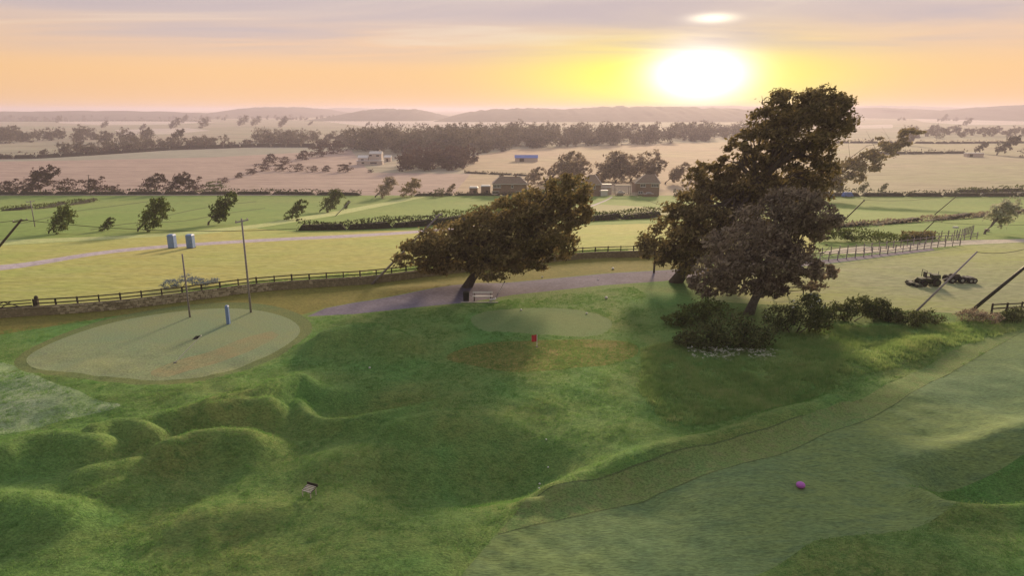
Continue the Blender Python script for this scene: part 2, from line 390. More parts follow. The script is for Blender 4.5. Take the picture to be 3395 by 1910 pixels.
wall_line = [(-900, 1130), (-400, 1090), (0, 1053), (200, 1040), (400, 1024), (600, 1000), (850, 967), (1090, 949), (1234, 939), (1500, 906), (1860, 864), (2100, 852)]
REG = [
 ('worn_strip', 'dry_strip', spline([(500, 1235), (600, 1190), (700, 1165), (800, 1125), (900, 1098), (925, 1110), (860, 1150), (760, 1190), (640, 1225), (540, 1250)])),
 ('putting_green', 'green', green),
 ('green_collar', 'collar', collar),
 ('tee_ground', 'tee', spline([(1560, 1060), (1600, 1036), (1700, 1024), (1850, 1022), (1960, 1036), (2030, 1068), (2010, 1100), (1950, 1116), (1830, 1112), (1700, 1102), (1600, 1096)])),
 ('brown_rough', 'dry_rough', spline([(1600, 1140), (1750, 1130), (1950, 1126), (2090, 1136), (2115, 1170), (2060, 1205), (1900, 1230), (1740, 1236), (1590, 1215), (1480, 1180)])),
 ('cut_line', 'cutline', band([(1650, 1764), (1834, 1718), (2068, 1662), (2265, 1605), (2546, 1521), (2734, 1450), (2968, 1343), (3109, 1253), (3250, 1180), (3393, 1098)], [2.2, 2.2, 2.1, 1.9, 1.6, 1.4])),
 ('upper_cut_line', 'cutline', band([(1766, 1647), (1974, 1605), (2265, 1530), (2453, 1474), (2664, 1408)], [1.8, 1.8, 1.7, 1.2])),
 ('fairway', 'fairway', poly([(1430, 2010), (1641, 1767), (1834, 1718), (2068, 1662), (2265, 1605), (2546, 1521), (2734, 1450), (2968, 1343), (3109, 1253), (3250, 1180), (3393, 1098), (3700, 980), (8600, 1300), (8600, 1500), (3900, 1490), (3395, 1490), (3250, 1530), (3080, 1570), (3010, 1610), (3060, 1655), (3200, 1690), (3000, 1770), (2700, 1800), (2500, 1910), (2300, 2150), (1200, 2150)])),
 ('semi_rough', 'semi', poly([(1641, 1767), (1763, 1647), (1974, 1605), (2265, 1530), (2453, 1474), (2664, 1408), (2900, 1310), (3060, 1215), (3200, 1145), (3393, 1070), (3700, 960), (3700, 980), (3393, 1098), (3109, 1253), (2968, 1343), (2734, 1450), (2546, 1521), (2265, 1605), (2068, 1662), (1834, 1718)])),
 ('painted_misty_highlight', 'misty_highlight', spline([(-700, 1190), (-300, 1180), (20, 1206), (130, 1262), (300, 1325), (400, 1352), (250, 1385), (60, 1425), (-300, 1480), (-700, 1500)])),  # misty highlight painted as a patch of lighter turf
 ('drive', 'drive', poly([(1020, 1049), (1080, 1022), (1180, 1003), (1330, 984), (1500, 958), (1700, 936), (2020, 906), (2230, 894), (2450, 882), (2650, 868), (2800, 855), (2930, 840), (3090, 822), (3100, 830), (2940, 850), (2800, 868), (2650, 884), (2450, 902), (2200, 932), (2000, 946), (1700, 978), (1560, 1002), (1400, 1017), (1170, 1042)])),
 ('gravel_track', 'gravel', poly([(2780, 824), (2860, 816), (2960, 818), (3060, 804), (3170, 797), (3395, 792), (8600, 730), (8600, 760), (3395, 803), (3200, 812), (3090, 821), (2930, 838), (2780, 842), (2700, 840)])),
 ('bank', 'verge', poly(wall_line + [(2350, 852), (2350, 885), (2230, 893), (2020, 905), (1700, 935), (1500, 957), (1330, 983), (1180, 1002), (1080, 1021), (1000, 1044), (900, 1020), (700, 1018), (500, 1030), (300, 1062), (0, 1110), (-400, 1170), (-900, 1230)])),
 ('lane', 'road', band([(-1500, 1010), (-700, 935), (-200, 903), (60, 881), (316, 841), (527, 819), (843, 798), (1186, 781), (1424, 765), (1687, 738), (1900, 700), (2010, 664), (2030, 652)], [14, 13, 12, 12, 11, 9, 6, 5, 5, 5, 4, 3, 2])),
 ('grass_track', 'strip', poly([(XL, 1010), (0, 797), (110, 792), (400, 782), (640, 766), (850, 744), (1049, 711), (1244, 676), (1380, 651), (1420, 651), (1340, 668), (1115, 714), (850, 756), (640, 779), (400, 791), (0, 813), (XL, 1040)])),
 ('tramline', 'tram', band([(60, 742), (130, 728), (260, 699), (400, 680), (520, 664)], [1.5, 1.2, 1.0])),
 ('second_tramline', 'tram', band([(540, 718), (620, 700), (720, 682), (850, 668)], [1.3, 1.1, .9])),
 ('third_tramline', 'tram', band([(300, 762), (430, 741), (600, 733), (760, 706), (880, 690)], [1.5, 1.2, 1.0])),
 ('fourth_tramline', 'tram', band([(1480, 726), (1600, 706), (1730, 692), (1880, 684)], [1.3, 1.1, .9])),
 ('row_crop_field', 'rows', poly([(1955, 676), (2240, 690), (2260, 716), (1990, 712)])),
 ('crop_field', 'crop', poly([(XL, 648), (0, 648), (3395, 648), (XR, 648), (XR, 720), (3395, 735), (2900, 752), (2700, 768), (2200, 738), (1430, 762), (990, 768), (850, 755), (640, 778), (400, 790), (0, 812), (XL, 1039)], 90)),
 ('meadow', 'meadow', poly([(XL, 1041), (0, 814), (400, 792), (850, 757), (990, 769), (1430, 763), (2200, 739), (2350, 760), (2700, 770), (2700, 838), (2450, 870), (2350, 850)] + wall_line[::-1] + [(XL, 1500)], 60)),
 ('paddock', 'paddock', poly([(2350, 1000), (2545, 1010), (2750, 1018), (3000, 1030), (3225, 1042), (3395, 1046), (XR, 1240), (XR, 765), (3395, 804), (3200, 814), (3100, 832), (2800, 870), (2500, 900), (2350, 912)], 60)),
 ('low_field', 'crop', poly([(2350, 770), (2700, 770), (2900, 753), (3395, 736), (XR, 722), (XR, 729), (3395, 791), (3170, 796), (3060, 803), (2960, 816), (2700, 838)], 60)),
 ('grey_pasture', 'greystrip', poly([(-1500, 545), (0, 529), (281, 517), (563, 498), (850, 488), (1180, 488), (1180, 496), (700, 521), (250, 531), (-1500, 556)], 60)),
 ('stubble_field', 'tan', poly([(XL, 647), (1500, 647), (1560, 576), (1230, 572), (1190, 530), (1150, 480), (850, 480), (563, 492), (281, 512), (0, 524), (XL, 560)], 60)),
 ('pale_field', 'pale', poly([(1500, 647), (1560, 576), (1530, 560), (1560, 520), (1700, 495), (2000, 482), (2330, 472), (2760, 462), (2720, 647)], 60)),
 ('hay_field', 'rfield', poly([(2720, 647), (2760, 462), (3395, 462), (XR, 462), (XR, 647)], 60)),
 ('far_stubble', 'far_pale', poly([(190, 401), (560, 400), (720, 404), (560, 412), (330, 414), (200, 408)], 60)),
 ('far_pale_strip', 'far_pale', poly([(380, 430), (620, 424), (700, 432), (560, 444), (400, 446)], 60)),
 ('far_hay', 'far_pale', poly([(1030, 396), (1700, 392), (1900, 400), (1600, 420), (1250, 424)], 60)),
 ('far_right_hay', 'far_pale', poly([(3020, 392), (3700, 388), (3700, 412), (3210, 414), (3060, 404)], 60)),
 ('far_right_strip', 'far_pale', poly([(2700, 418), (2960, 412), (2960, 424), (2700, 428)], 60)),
]
def build_ground():
    xs_in = np.arange(-60, 3460, 11.0)
    xs = np.concatenate([XL + (np.array([0, .2, .38, .54, .67, .78, .87, .94])) * (-60 - XL), xs_in, XR - (np.array([.94, .87, .78, .67, .54, .38, .2, 0])) * (XR - 3460)])
    ys = np.concatenate([[364.2, 365, 366, 367.5, 369.5, 372, 375, 379, 384], np.arange(390, 660, 9), np.arange(660, 900, 8), np.arange(900, 1920, 6.5), np.arange(1925, 2300, 28)])
    gx, gy = np.meshgrid(xs, ys)
    pts = np.stack([gx.ravel(), gy.ravel()], 1)
    jx = (RNG.random(len(pts)) - .5) * 2.0; inner = (pts[:, 0] > -50) & (pts[:, 0] < 3450) & (pts[:, 1] > 390) & (pts[:, 1] < 1915)
    pts[inner, 0] += jx[inner]
    # drop grid points hugging a border
    bpts = []; edges = []; ylo, yhi = ys[0] + .01, ys[-1] - .01
    for _, _, P in REG:
        k = len(bpts); P = [(min(max(x, XL + 1), XR - 1), min(max(y, ylo), yhi)) for x, y in P]
        bpts += P; edges += [(k + i, k + (i + 1) % len(P)) for i in range(len(P))]
    B = np.array(bpts)
    cell = {}
    for x, y in B: cell.setdefault((int(x // 8), int(y // 5)), []).append((x, y))
    keep = np.ones(len(pts), bool)
    for i, (x, y) in enumerate(pts):
        if not (-60 < x < 3460): continue
        ci, cj = int(x // 8), int(y // 5)
        for a in (ci - 1, ci, ci + 1):
            for b in (cj - 1, cj, cj + 1):
                for (p, q) in cell.get((a, b), ()):
                    if abs(p - x) < 4 and abs(q - y) < 2.2: keep[i] = False
    pts = pts[keep]
    allp = [Vector(p) for p in bpts] + [Vector(p) for p in pts]
    V, E, F, *_ = delaunay_2d_cdt(allp, edges, [], 0, 0.02)
    V = np.array([(v.x, v.y) for v in V])
    F = [f for f in F if len(f) == 3]; F = np.array(F)
    c = V[F].mean(1)
    region = np.full(len(F), -1)
    def inside(P, q):
        P = np.array(P); r = np.zeros(len(q), bool); x, y = q[:, 0], q[:, 1]
        for (x0, y0), (x1, y1) in zip(P, np.roll(P, -1, 0)):
            if y0 == y1: continue
            cond = (y0 > y) != (y1 > y)
            r ^= cond & (x < (x1 - x0) * (y - y0) / (y1 - y0) + x0)
        return r
    for i, (_, _, P) in enumerate(REG):
        free = np.where(region < 0)[0]
        if len(free): region[free[inside(P, c[free])]] = i
    # anything left beyond the hedge is far pasture; in front of it, rough
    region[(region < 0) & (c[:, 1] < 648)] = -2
    wx, wy = ground_xy(V[:, 0], V[:, 1]); wz = terrain(wx, wy)
    W = np.stack([wx, wy, wz], 1)
    for rid in range(-2, len(REG)):
        sel = F[region == rid]
        if not len(sel): continue
        name, mk = ('ground', 'rough') if rid == -1 else ('far_pasture', 'far') if rid == -2 else REG[rid][:2]
        used, inv = np.unique(sel, return_inverse=True)
        f = inv.reshape(sel.shape)
        v = W[used]
        a, b, cc = v[f[:, 0]], v[f[:, 1]], v[f[:, 2]]
        nz = np.cross(b - a, cc - a)[:, 2]; f[nz < 0] = f[nz < 0][:, ::-1]
        tag(obj(name, mesh_np(name, v, f, M[mk], True)), kind='structure')
    # ground under and behind the camera
    y0 = float(depth(ys[-1])); x0, x1 = float(ground_xy(XL, ys[-1])[0]), float(ground_xy(XR, ys[-1])[0])
    nx = 60; ny = 14
    gx, gy = np.meshgrid(np.linspace(x0, x1, nx), np.linspace(-260, y0, ny))
    v = np.stack([gx.ravel(), gy.ravel(), terrain(gx.ravel(), gy.ravel())], 1)
    f = np.array([(j * nx + i, j * nx + i + 1, (j + 1) * nx + i + 1, (j + 1) * nx + i) for j in range(ny - 1) for i in range(nx - 1)])
    tag(obj('near_ground', mesh_np('near_ground', v, f, M['rough'], True)), kind='structure')
import time as _t
_t0 = _t.time()
build_ground()
print('ground', _t.time() - _t0)

# ------------------------------------------------------------------ far hills
def hill(x0, x1, dist, ytop, sharp=1.0, seed=1, name='hill'):
    """long wooded rise whose crest reaches row ytop at its middle"""
    cx = (x0 + x1) / 2
    ax = dist * (x0 - PW / 2) / FPX * 1.02; bx = dist * (x1 - PW / 2) / FPX * 1.02
    v = (ytop - PH / 2) / FPX
    t = (math.sin(PITCH) + v * math.cos(PITCH)) / (math.cos(PITCH) - v * math.sin(PITCH))
    ztop = CAM_H - dist * t; zb = float(zbase(dist))
    n = 300; m = 14; dep = dist * .22
    X, Y = np.meshgrid(np.linspace(ax, bx, n), np.linspace(-1, 1, m))
    u = (X - ax) / (bx - ax) * 2 - 1
    env = (1 - np.abs(u) ** (2.4 * sharp)) ** .9
    prof = np.clip(np.cos(Y * math.pi / 2), 0, 1)
    wav = .74 + .26 * hash_noise(X, Y * 0 + seed * 31.0, (bx - ax) / 7, seed)
    bump = (hash_noise(X, Y * 300, (bx - ax) / 70, seed + 3) - .35) * (ztop - zb) * .20
    Z = zb - 3 + (ztop - zb + 3) * env * wav * prof + bump * prof * env
    V = np.stack([X.ravel(), (dist + Y * dep).ravel(), Z.ravel()], 1)
    F = np.array([(j * n + i, j * n + i + 1, (j + 1) * n + i + 1, (j + 1) * n + i) for j in range(m - 1) for i in range(n - 1)])
    tag(obj(name, mesh_np(name, V, F, M['hill'], True)), kind='structure')
hill(-900, 900, 2900, 366, 2.0, 1)
hill(770, 1190, 3600, 352, .8, 2)
hill(1080, 1330, 6200, 355, .8, 3)
hill(1150, 1500, 2700, 357, .9, 4)
hill(1480, 2620, 2500, 352, 2.4, 5)
hill(1900, 3300, 6000, 350, 1.6, 6)
hill(2640, 3130, 3300, 356, 1.0, 7)
hill(2990, 4300, 2600, 344, 1.8, 8)
hill(-2600, -400, 3200, 362, 1.6, 9)

# ------------------------------------------------------------------ foliage
M['leaf_dark'] = leaf_mat('dark_olive_leaves', (.080, .070, .026), (.350, .275, .120), .35, .4)
M['leaf_brown'] = leaf_mat('bronze_leaves', (.115, .094, .066), (.450, .365, .270), .45, .4)
M['leaf_green'] = leaf_mat('green_leaves', (.035, .055, .012), (.150, .190, .045), .5, .3)
M['leaf_shrub'] = leaf_mat('shrub_leaves', (.030, .048, .014), (.170, .190, .065), .9, .25)
M['leaf_pale'] = leaf_mat('pale_leaves', (.26, .28, .19), (.62, .62, .48), .8, .5)
M['twig'] = smat('hedge_twigs', (.030, .032, .018), (.018, .018, .012), 4.0, .95, .4)
M['leaf_hedge'] = leaf_mat('hedge_leaves', (.016, .026, .008), (.080, .095, .030), .9, .2)
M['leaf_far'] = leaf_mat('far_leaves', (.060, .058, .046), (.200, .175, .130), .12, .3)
M['leaf_wine'] = leaf_mat('wine_brown_leaves', (.050, .026, .024), (.120, .075, .062), .3, .2)
M['leaf_blue'] = leaf_mat('blue_grey_leaves', (.10, .13, .16), (.30, .36, .42), .8, .2)
M['bark'] = smat('bark', (.115, .095, .075), (.045, .036, .028), 5.0, .9, .6)
M['bark_pale'] = smat('pale_bark', (.26, .23, .19), (.11, .095, .08), 4.0, .9, .6)

COMB = np.array([.75, 0, .62])      # leaves and twigs are combed by the wind that bent the trees
def leaf_quads(C, size, rng, flat=.0, aspect=.5):
    """one bent-free leaf clump quad at every centre"""
    n = len(C)
    a = rng.normal(size=(n, 3)); a /= np.linalg.norm(a, axis=1)[:, None]; a += COMB; a /= np.linalg.norm(a, axis=1)[:, None]
    b = rng.normal(size=(n, 3)); b[:, 2] *= (1 - flat); b -= a * (a * b).sum(1)[:, None]; b /= np.linalg.norm(b, axis=1)[:, None]
    s = size * (.35 + 1.25 * rng.random(n) ** 1.4)[:, None]
    a = a * s * .5; b = b * s * .5 * aspect
    V = np.stack([C - a, C + b * .9 - a * .1, C + a, C - b], 1).reshape(-1, 3)
    F = np.arange(n * 4).reshape(n, 4)
    return V, F
def blob_points(blobs, per, rng, clump=.16, dens=26):
    """leaf centres gathered in clumps on the outside of overlapping ellipsoids (cx,cy,cz,rx,ry,rz,weight)"""
    out = []
    for (cx, cy, cz, rx, ry, rz, w) in blobs:
        n = int(per * w); k = max(6, int(n / dens))
        d = rng.normal(size=(k, 3)); d /= np.linalg.norm(d, axis=1)[:, None]
        r = .42 + .58 * rng.random(k) ** .45
        cc = d * r[:, None]
        pick = rng.integers(0, k, n)
        q = cc[pick] + rng.normal(size=(n, 3)) * clump
        out.append(q * np.array([rx, ry, rz]) + np.array([cx, cy, cz]))
    return np.concatenate(out)
def crown_mesh(name, blobs, per, size, m, seed, clump=.16, dens=26):
    rng = np.random.default_rng(seed)
    V, F = leaf_quads(blob_points(blobs, per, rng, clump, dens), size, rng)
    return mesh_np(name, V, F, m)
def limb_mesh(name, base, tips, r0, m, trunk_top, seed):
    """tapered trunk from base to trunk_top with a limb curving to each tip"""
    rnd = random.Random(seed); mb = MB(); base = Vector(base); top = Vector(trunk_top)
    mid = base.lerp(top, .5) + Vector((rnd.uniform(-.2, .2), rnd.uniform(-.2, .2), 0)) * (top - base).length * .15
    path = [base - Vector((0, 0, .3)), base + (mid - base) * .35, mid, mid.lerp(top, .55), top]
    mb.tube(path, [r0 * 1.35, r0, r0 * .85, r0 * .72, r0 * .55], 8)
    for t in tips:
        t = Vector(t); s = base.lerp(top, rnd.uniform(.55, .98)); d = t - s
        m1 = s + d * .4 + Vector((rnd.uniform(-1, 1), rnd.uniform(-1, 1), rnd.uniform(0, 1))) * d.length * .12
        m2 = s + d * .72 + Vector((rnd.uniform(-1, 1), rnd.uniform(-1, 1), rnd.uniform(0, 1))) * d.length * .10
        mb.tube([s, m1, m2, t], [r0 * .42, r0 * .30, r0 * .19, r0 * .06], 5)
        for _ in range(2):
            e = m2 + Vector((rnd.uniform(-1, 1), rnd.uniform(-1, 1), rnd.uniform(-.2, 1))) * d.length * .35
            mb.tube([m2 if rnd.random() < .5 else m1, (m1 + e) / 2 if rnd.random() < .3 else m2.lerp(e, .5), e], [r0 * .16, r0 * .1, r0 * .04], 4)
    return mb.mesh(name, m, True)

# prototypes, one metre tall, wind-combed to the right as every tree here is
def proto(seed, lean, wide, m, bark, n=2200, size=.08, low=.04, k=9):
    rnd = random.Random(seed); blobs = []; tips = []
    for i in range(k):
        t = (i + .5) / k; z = low + .14 + (1 - low - .26) * t
        r = wide * (.34 + .34 * math.sin(math.pi * min(1, t * .85 + .12))) * rnd.uniform(.8, 1.15)
        a = rnd.uniform(0, 6.28); off = wide * .34 * rnd.uniform(.3, 1.0) * (1 - t * .6)
        c = (math.cos(a) * off + lean * z, math.sin(a) * off, z)
        blobs.append((c[0], c[1], c[2], r * .72, r * .72, min(.24, r * .66), 1.0 / k)); tips.append(c)
    crown = crown_mesh('crown', blobs, n, size, m, seed)
    V = np.zeros(len(crown.vertices) * 3, np.float32)
    trunk = limb_mesh('trunk', (0, 0, 0), tips, .030, bark, (lean * .45, 0, .45), seed)
    return crown, trunk
PROTO = {}
for key, m in (('green', 'leaf_green'), ('dark', 'leaf_dark'), ('far', 'leaf_far'), ('wine', 'leaf_wine'), ('brown', 'leaf_brown')):
    PROTO[key] = [proto(10 + i * 7 + hash(key) % 1 + len(key) * 100, [1.0, 1.15, 1.05, .8][i], [.62, .72, .58, .85][i], M[m], M['bark']) for i in range(4)]
PROTO['bush'] = [proto(900 + i, .5, 1.5 + .3 * i, M['leaf_wine'], M['bark'], 1100, .13, -.05, 6) for i in range(3)]
PROTO['bushgreen'] = [proto(930 + i, .45, 1.5 + .3 * i, M['leaf_shrub'], M['bark'], 1100, .13, -.05, 6) for i in range(3)]
PROTO['bushfar'] = [proto(960 + i, .4, 1.5 + .3 * i, M['leaf_far'], M['bark'], 900, .15, -.05, 6) for i in range(3)]
PROTO['pale'] = [proto(990, .8, .6, M['leaf_pale'], M['bark_pale'], 2600, .07, .2, 9)]
def tree(sx, sy, hpx, kind, label, cat='tree', group=None, var=None, wscale=1.0, name=None):
    p = at(sx, sy); h = hpx * mpp(sy)
    pr = PROTO[kind]; c, t = pr[(int(sx * 7 + sy) if var is None else var) % len(pr)]
    nm = name or ('bush' if kind.startswith('bush') else 'tree')
    e = empty(nm, p, label, cat, group)
    e.scale = (h * wscale, h * wscale, h)
    obj('trunk', t, e); obj('crown', c, e)
    return e
G1 = 'small trees along the grass track'
tree(154, 775, 92, 'green', 'leftmost green tree of the row on the crop field edge, left of a sapling', group=G1, var=1)
tree(337, 766, 46, 'green', 'tiny dark sapling between two taller trees at the left of the grass track', group=G1, var=0)
tree(448, 768, 112, 'green', 'broad leaning green tree above the two blue cabins to its left', group=G1, var=1)
tree(684, 746, 112, 'green', 'tall leaning tree beside the grass track, right of the blue cabins', group=G1, var=2)
tree(953, 728, 66, 'green', 'thin green tree at the edge of the pale grass track left of the dark hedge', group=G1, var=0)
tree(1054, 704, 76, 'green', 'taller of two dark green trees halfway along the grass track', group=G1, var=1)
tree(1136, 696, 32, 'green', 'bare spindly sapling beside the grass track', group=G1, var=2, wscale=.8)
tree(1238, 656, 68, 'brown', 'olive brown tree breaking the long hedge, with a gap to its twin on the right', group='trees in the long hedge', var=1)
tree(1335, 652, 60, 'dark', 'dark round tree at the end of the grass track, right of the hedge gap', group='trees in the long hedge', var=3)
tree(3257, 776, 120, 'pale', 'pale whitish leaning tree by the gravel track at the right edge', name='pale_tree')
tree(2850, 634, 27, 'green', 'left of two lone small trees in front of the hay field hedge at right', group='two small hedge trees', var=3)
tree(2915, 634, 26, 'green', 'right of two lone small trees in front of the hay field hedge at right', group='two small hedge trees', var=0)
G2 = 'trees and bushes behind the long hedge at left'
tree(62, 641, 88, 'wine', 'largest dark tree behind the long hedge near the left edge', group=G2, var=1, wscale=1.35)
tree(20, 641, 44, 'bush', 'low dark bush at the foot of the big hedge tree by the left edge', 'bush', G2)
tree(205, 640, 46, 'bush', 'humped wine brown bush between the big left tree and the small utility pole', 'bush', G2)
tree(300, 640, 50, 'bush', 'wine brown bush right of the small utility pole behind the hedge', 'bush', G2, 1)
tree(372, 640, 26, 'bush', 'low thin bush between two larger clumps behind the hedge', 'bush', G2)
tree(480, 636, 60, 'wine', 'left half of the wide brown clump behind the hedge', 'tree', G2, 3, 1.2)
tree(545, 636, 62, 'wine', 'right half of the wide brown clump behind the hedge', 'tree', G2, 1, 1.2)
tree(625, 636, 46, 'bush', 'dark upright bush at the right end of the brown hedge clumps', 'bush', G2, 1)
tree(702, 636, 36, 'bushgreen', 'round green bush standing alone in the stubble corner by the hedge', 'bush', G2, 2)
G3 = 'bushes in the diagonal line across the stubble field'
for i, (x, y, h, w) in enumerate([(740, 606, 18, 'low'), (790, 590, 18, 'thin'), (830, 578, 20, 'small'), (870, 566, 26, 'dense'), (890, 541, 30, 'upright'), (936, 545, 25, 'round'), (925, 567, 24, 'broad'), (983, 567, 24, 'pointed'), (1035, 569, 19, 'little'), (1078, 569, 20, 'squat'), (1138, 570, 28, 'big'), (1226, 572, 11, 'flat')]):
    where = ['nearest the long hedge', 'second from the long hedge', 'third from the long hedge', 'at the left end of the level row', 'upper left of them', 'just right of the upright one', 'second in the level row', 'third in the level row', 'fourth in the level row', 'fifth in the level row', 'largest of the level row', 'far right below the white farm'][i]
    tree(x, y, h, 'bush', f'{w} mauve brown bush in the stubble field, {where}', 'bush', G3)
for i, (x, y, h) in enumerate([(1000, 530, 30), (1050, 520, 36), (1100, 508, 40)]):
    tree(x, y, h, 'bush', ['left', 'middle', 'right'][i] + ' bush of the dark thicket running up to the wood left of the white farm', 'bush', 'thicket left of the white farm', i)
G4 = 'lone trees on the far pastures'
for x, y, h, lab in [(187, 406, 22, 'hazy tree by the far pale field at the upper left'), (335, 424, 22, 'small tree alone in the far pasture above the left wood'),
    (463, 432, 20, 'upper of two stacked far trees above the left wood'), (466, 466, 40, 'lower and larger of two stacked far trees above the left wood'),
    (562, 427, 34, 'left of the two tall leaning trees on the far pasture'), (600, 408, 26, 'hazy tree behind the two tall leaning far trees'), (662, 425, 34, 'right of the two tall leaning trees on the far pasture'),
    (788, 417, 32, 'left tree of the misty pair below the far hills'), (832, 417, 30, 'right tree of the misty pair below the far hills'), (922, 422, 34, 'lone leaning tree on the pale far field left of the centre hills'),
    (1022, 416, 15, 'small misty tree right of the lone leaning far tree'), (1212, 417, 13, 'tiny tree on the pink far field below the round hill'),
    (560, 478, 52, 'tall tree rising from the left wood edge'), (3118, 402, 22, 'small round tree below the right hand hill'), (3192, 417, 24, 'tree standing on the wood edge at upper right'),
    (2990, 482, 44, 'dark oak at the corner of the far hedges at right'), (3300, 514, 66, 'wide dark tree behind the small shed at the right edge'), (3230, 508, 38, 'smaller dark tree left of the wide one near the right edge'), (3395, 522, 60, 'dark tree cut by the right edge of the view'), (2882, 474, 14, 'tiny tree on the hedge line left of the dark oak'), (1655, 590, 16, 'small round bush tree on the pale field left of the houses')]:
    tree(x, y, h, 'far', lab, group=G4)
G5 = 'trees behind the houses'
for i, (x, y, h) in enumerate([(1730, 618, 62), (1800, 612, 105), (1870, 606, 70), (1945, 602, 96), (2035, 606, 84), (2120, 606, 74), (2200, 610, 70), (2270, 618, 66)]):
    tree(x, y, h, 'brown', ['hazy brown tree over the left brick house', 'tall brown tree between the brick house and the hipped house', 'round tree just left of the hipped roof', 'tallest tree behind the hipped roof house', 'brown tree behind the carport', 'low brown tree between carport and right house', 'tree behind the right house roof', 'brown tree right of the right house'][i], group=G5, wscale=1.15)
tree(1835, 600, 78, 'brown', 'hazy tree tucked behind the two tall brown trees left of the hipped roof', group=G5, wscale=1.2, var=1)
tree(2085, 601, 92, 'brown', 'tall hazy tree rising behind the carport and right house', group=G5, wscale=1.1, var=3)
tree(1990, 598, 84, 'brown', 'hazy tree right behind the ridge of the hipped roof house', group=G5, wscale=1.2, var=0)
tree(1450, 652, 26, 'bushgreen', 'small clipped bush beside the house hedge, left of the brick house', 'bush', var=0)
tree(1480, 640, 30, 'dark', 'dark pointed garden tree left of the brick house', var=2)

# near trees ------------------------------------------------------------
def big_tree(name, label, sx, sy, shape, leaf, bark, per, size, seed, r0, ycut=0, tipn=14, top=None, clump=.125):
    """shape: ellipses seen from here as (x, y, rx, ry, weight) in photograph pixels, set round the trunk's own depth"""
    b = at(sx, sy); rnd = random.Random(seed)
    s = (Vector((b.x, b.y, b.z)) - cam_ob.location).length / FPX * math.cos(math.atan((sx - PW / 2) / FPX))
    s = b.y / FPX / (math.cos(PITCH) - ((sy - PH / 2) / FPX) * math.sin(PITCH)) * 1.0
    blobs = []; tips = []
    for (x, y, rx, ry, w) in shape:
        X = (x - sx) * s; Z = (sy - y) * s * 1.03; d = rnd.uniform(-1, 1) * rx * s * .5
        blobs.append((X, d, max(Z, ry * s * .9), rx * s, rx * s * .85, ry * s, w)); tips.append((X + rnd.uniform(-.4, .4) * rx * s, d, max(Z, .6)))
    tot = sum(q[4] for q in shape); blobs = [q[:6] + (q[6] / tot,) for q in blobs]
    e = empty(name, b, label, 'tree')
    obj('crown', crown_mesh('crown', blobs, per, size, M[leaf], seed, clump, 60), e)
    tx, ty = top or (sum(q[0] for q in shape) / len(shape), sum(q[1] for q in shape) / len(shape))
    ext = [tuple(Vector(t) + Vector((rnd.uniform(-1, 1), rnd.uniform(-1, 1), rnd.uniform(-.4, .6))) * 1.2) for t in tips]
    obj('trunk', limb_mesh('trunk', (0, 0, 0), tips + ext, r0, M[bark], ((tx - sx) * s, 0, (sy - ty) * s), seed), e)
    return e
big_tree('tall_tree', 'tallest tree, dark and windswept, its crown breaking the skyline right of the sun', 2235, 935,
    [(2665, 385, 92, 54, 1.3), (2570, 390, 100, 56, 1.4), (2710, 430, 66, 48, .9), (2610, 460, 125, 62, 1.6), (2500, 440, 80, 52, 1.0), (2660, 520, 70, 40, .7), (2500, 530, 95, 48, .8),
     (2420, 500, 60, 34, .4), (2560, 590, 95, 55, 1.0), (2470, 620, 110, 65, 1.3), (2380, 560, 45, 26, .3), (2620, 640, 80, 50, .8), (2390, 680, 120, 75, 1.5), (2530, 710, 120, 70, 1.5), (2310, 740, 110, 70, 1.4),
     (2440, 790, 140, 75, 1.7), (2240, 790, 110, 66, 1.3), (2330, 850, 120, 64, 1.3), (2180, 835, 70, 40, .7), (2270, 690, 90, 50, .9), (2340, 600, 80, 44, .8), (2640, 590, 80, 48, .8)],
    'leaf_dark', 'bark', 56000, .42, 41, .55, top=(2520, 560))
big_tree('grey_leaved_tree', 'spreading bronze leaved tree in front of the tallest tree, branches hanging over the paddock', 2480, 1040,
    [(2600, 680, 85, 50, 1.0), (2670, 725, 70, 46, .7), (2540, 740, 110, 60, 1.3), (2610, 800, 95, 55, 1.1), (2420, 810, 95, 60, 1.1), (2530, 860, 110, 60, 1.2), (2370, 880, 80, 50, .8), (2460, 930, 100, 50, 1.0),
     (2640, 880, 70, 40, .5), (2720, 905, 60, 24, .3), (2660, 930, 80, 34, .5), (2330, 940, 60, 34, .5), (2560, 960, 70, 36, .5)],
    'leaf_brown', 'bark_pale', 30000, .36, 42, .40, top=(2560, 800))
big_tree('wide_tree', 'wide dark olive tree with a low leaning crown, left of the tallest tree', 1545, 962,
    [(1880, 650, 75, 45, .8), (1800, 690, 90, 52, 1.0), (1900, 720, 60, 46, .7), (1700, 730, 100, 55, 1.2), (1820, 770, 100, 55, 1.2), (1600, 770, 95, 50, 1.1), (1720, 800, 110, 60, 1.5), (1500, 800, 95, 48, 1.0),
     (1840, 830, 80, 46, .8), (1620, 840, 120, 55, 1.4), (1420, 830, 85, 42, .8), (1520, 870, 110, 45, 1.1), (1740, 870, 80, 40, .8), (1380, 870, 70, 32, .5), (1640, 900, 90, 32, .6), (1450, 900, 70, 26, .4)],
    'leaf_dark', 'bark', 44000, .38, 43, .42, top=(1680, 800))
big_tree('slender_tree', 'thin leaning tree in the long hedge right of the tallest tree, by the blue vans', 2650, 668,
    [(2990, 455, 44, 22, .5), (2945, 480, 50, 24, .6), (2900, 510, 56, 28, .8), (2845, 540, 66, 32, 1.0), (2790, 568, 76, 36, 1.2), (2740, 595, 80, 40, 1.3), (2700, 628, 80, 34, 1.2), (2640, 642, 66, 28, .8)],
    'leaf_dark', 'bark', 9000, 1.15, 44, .40, top=(2800, 560))
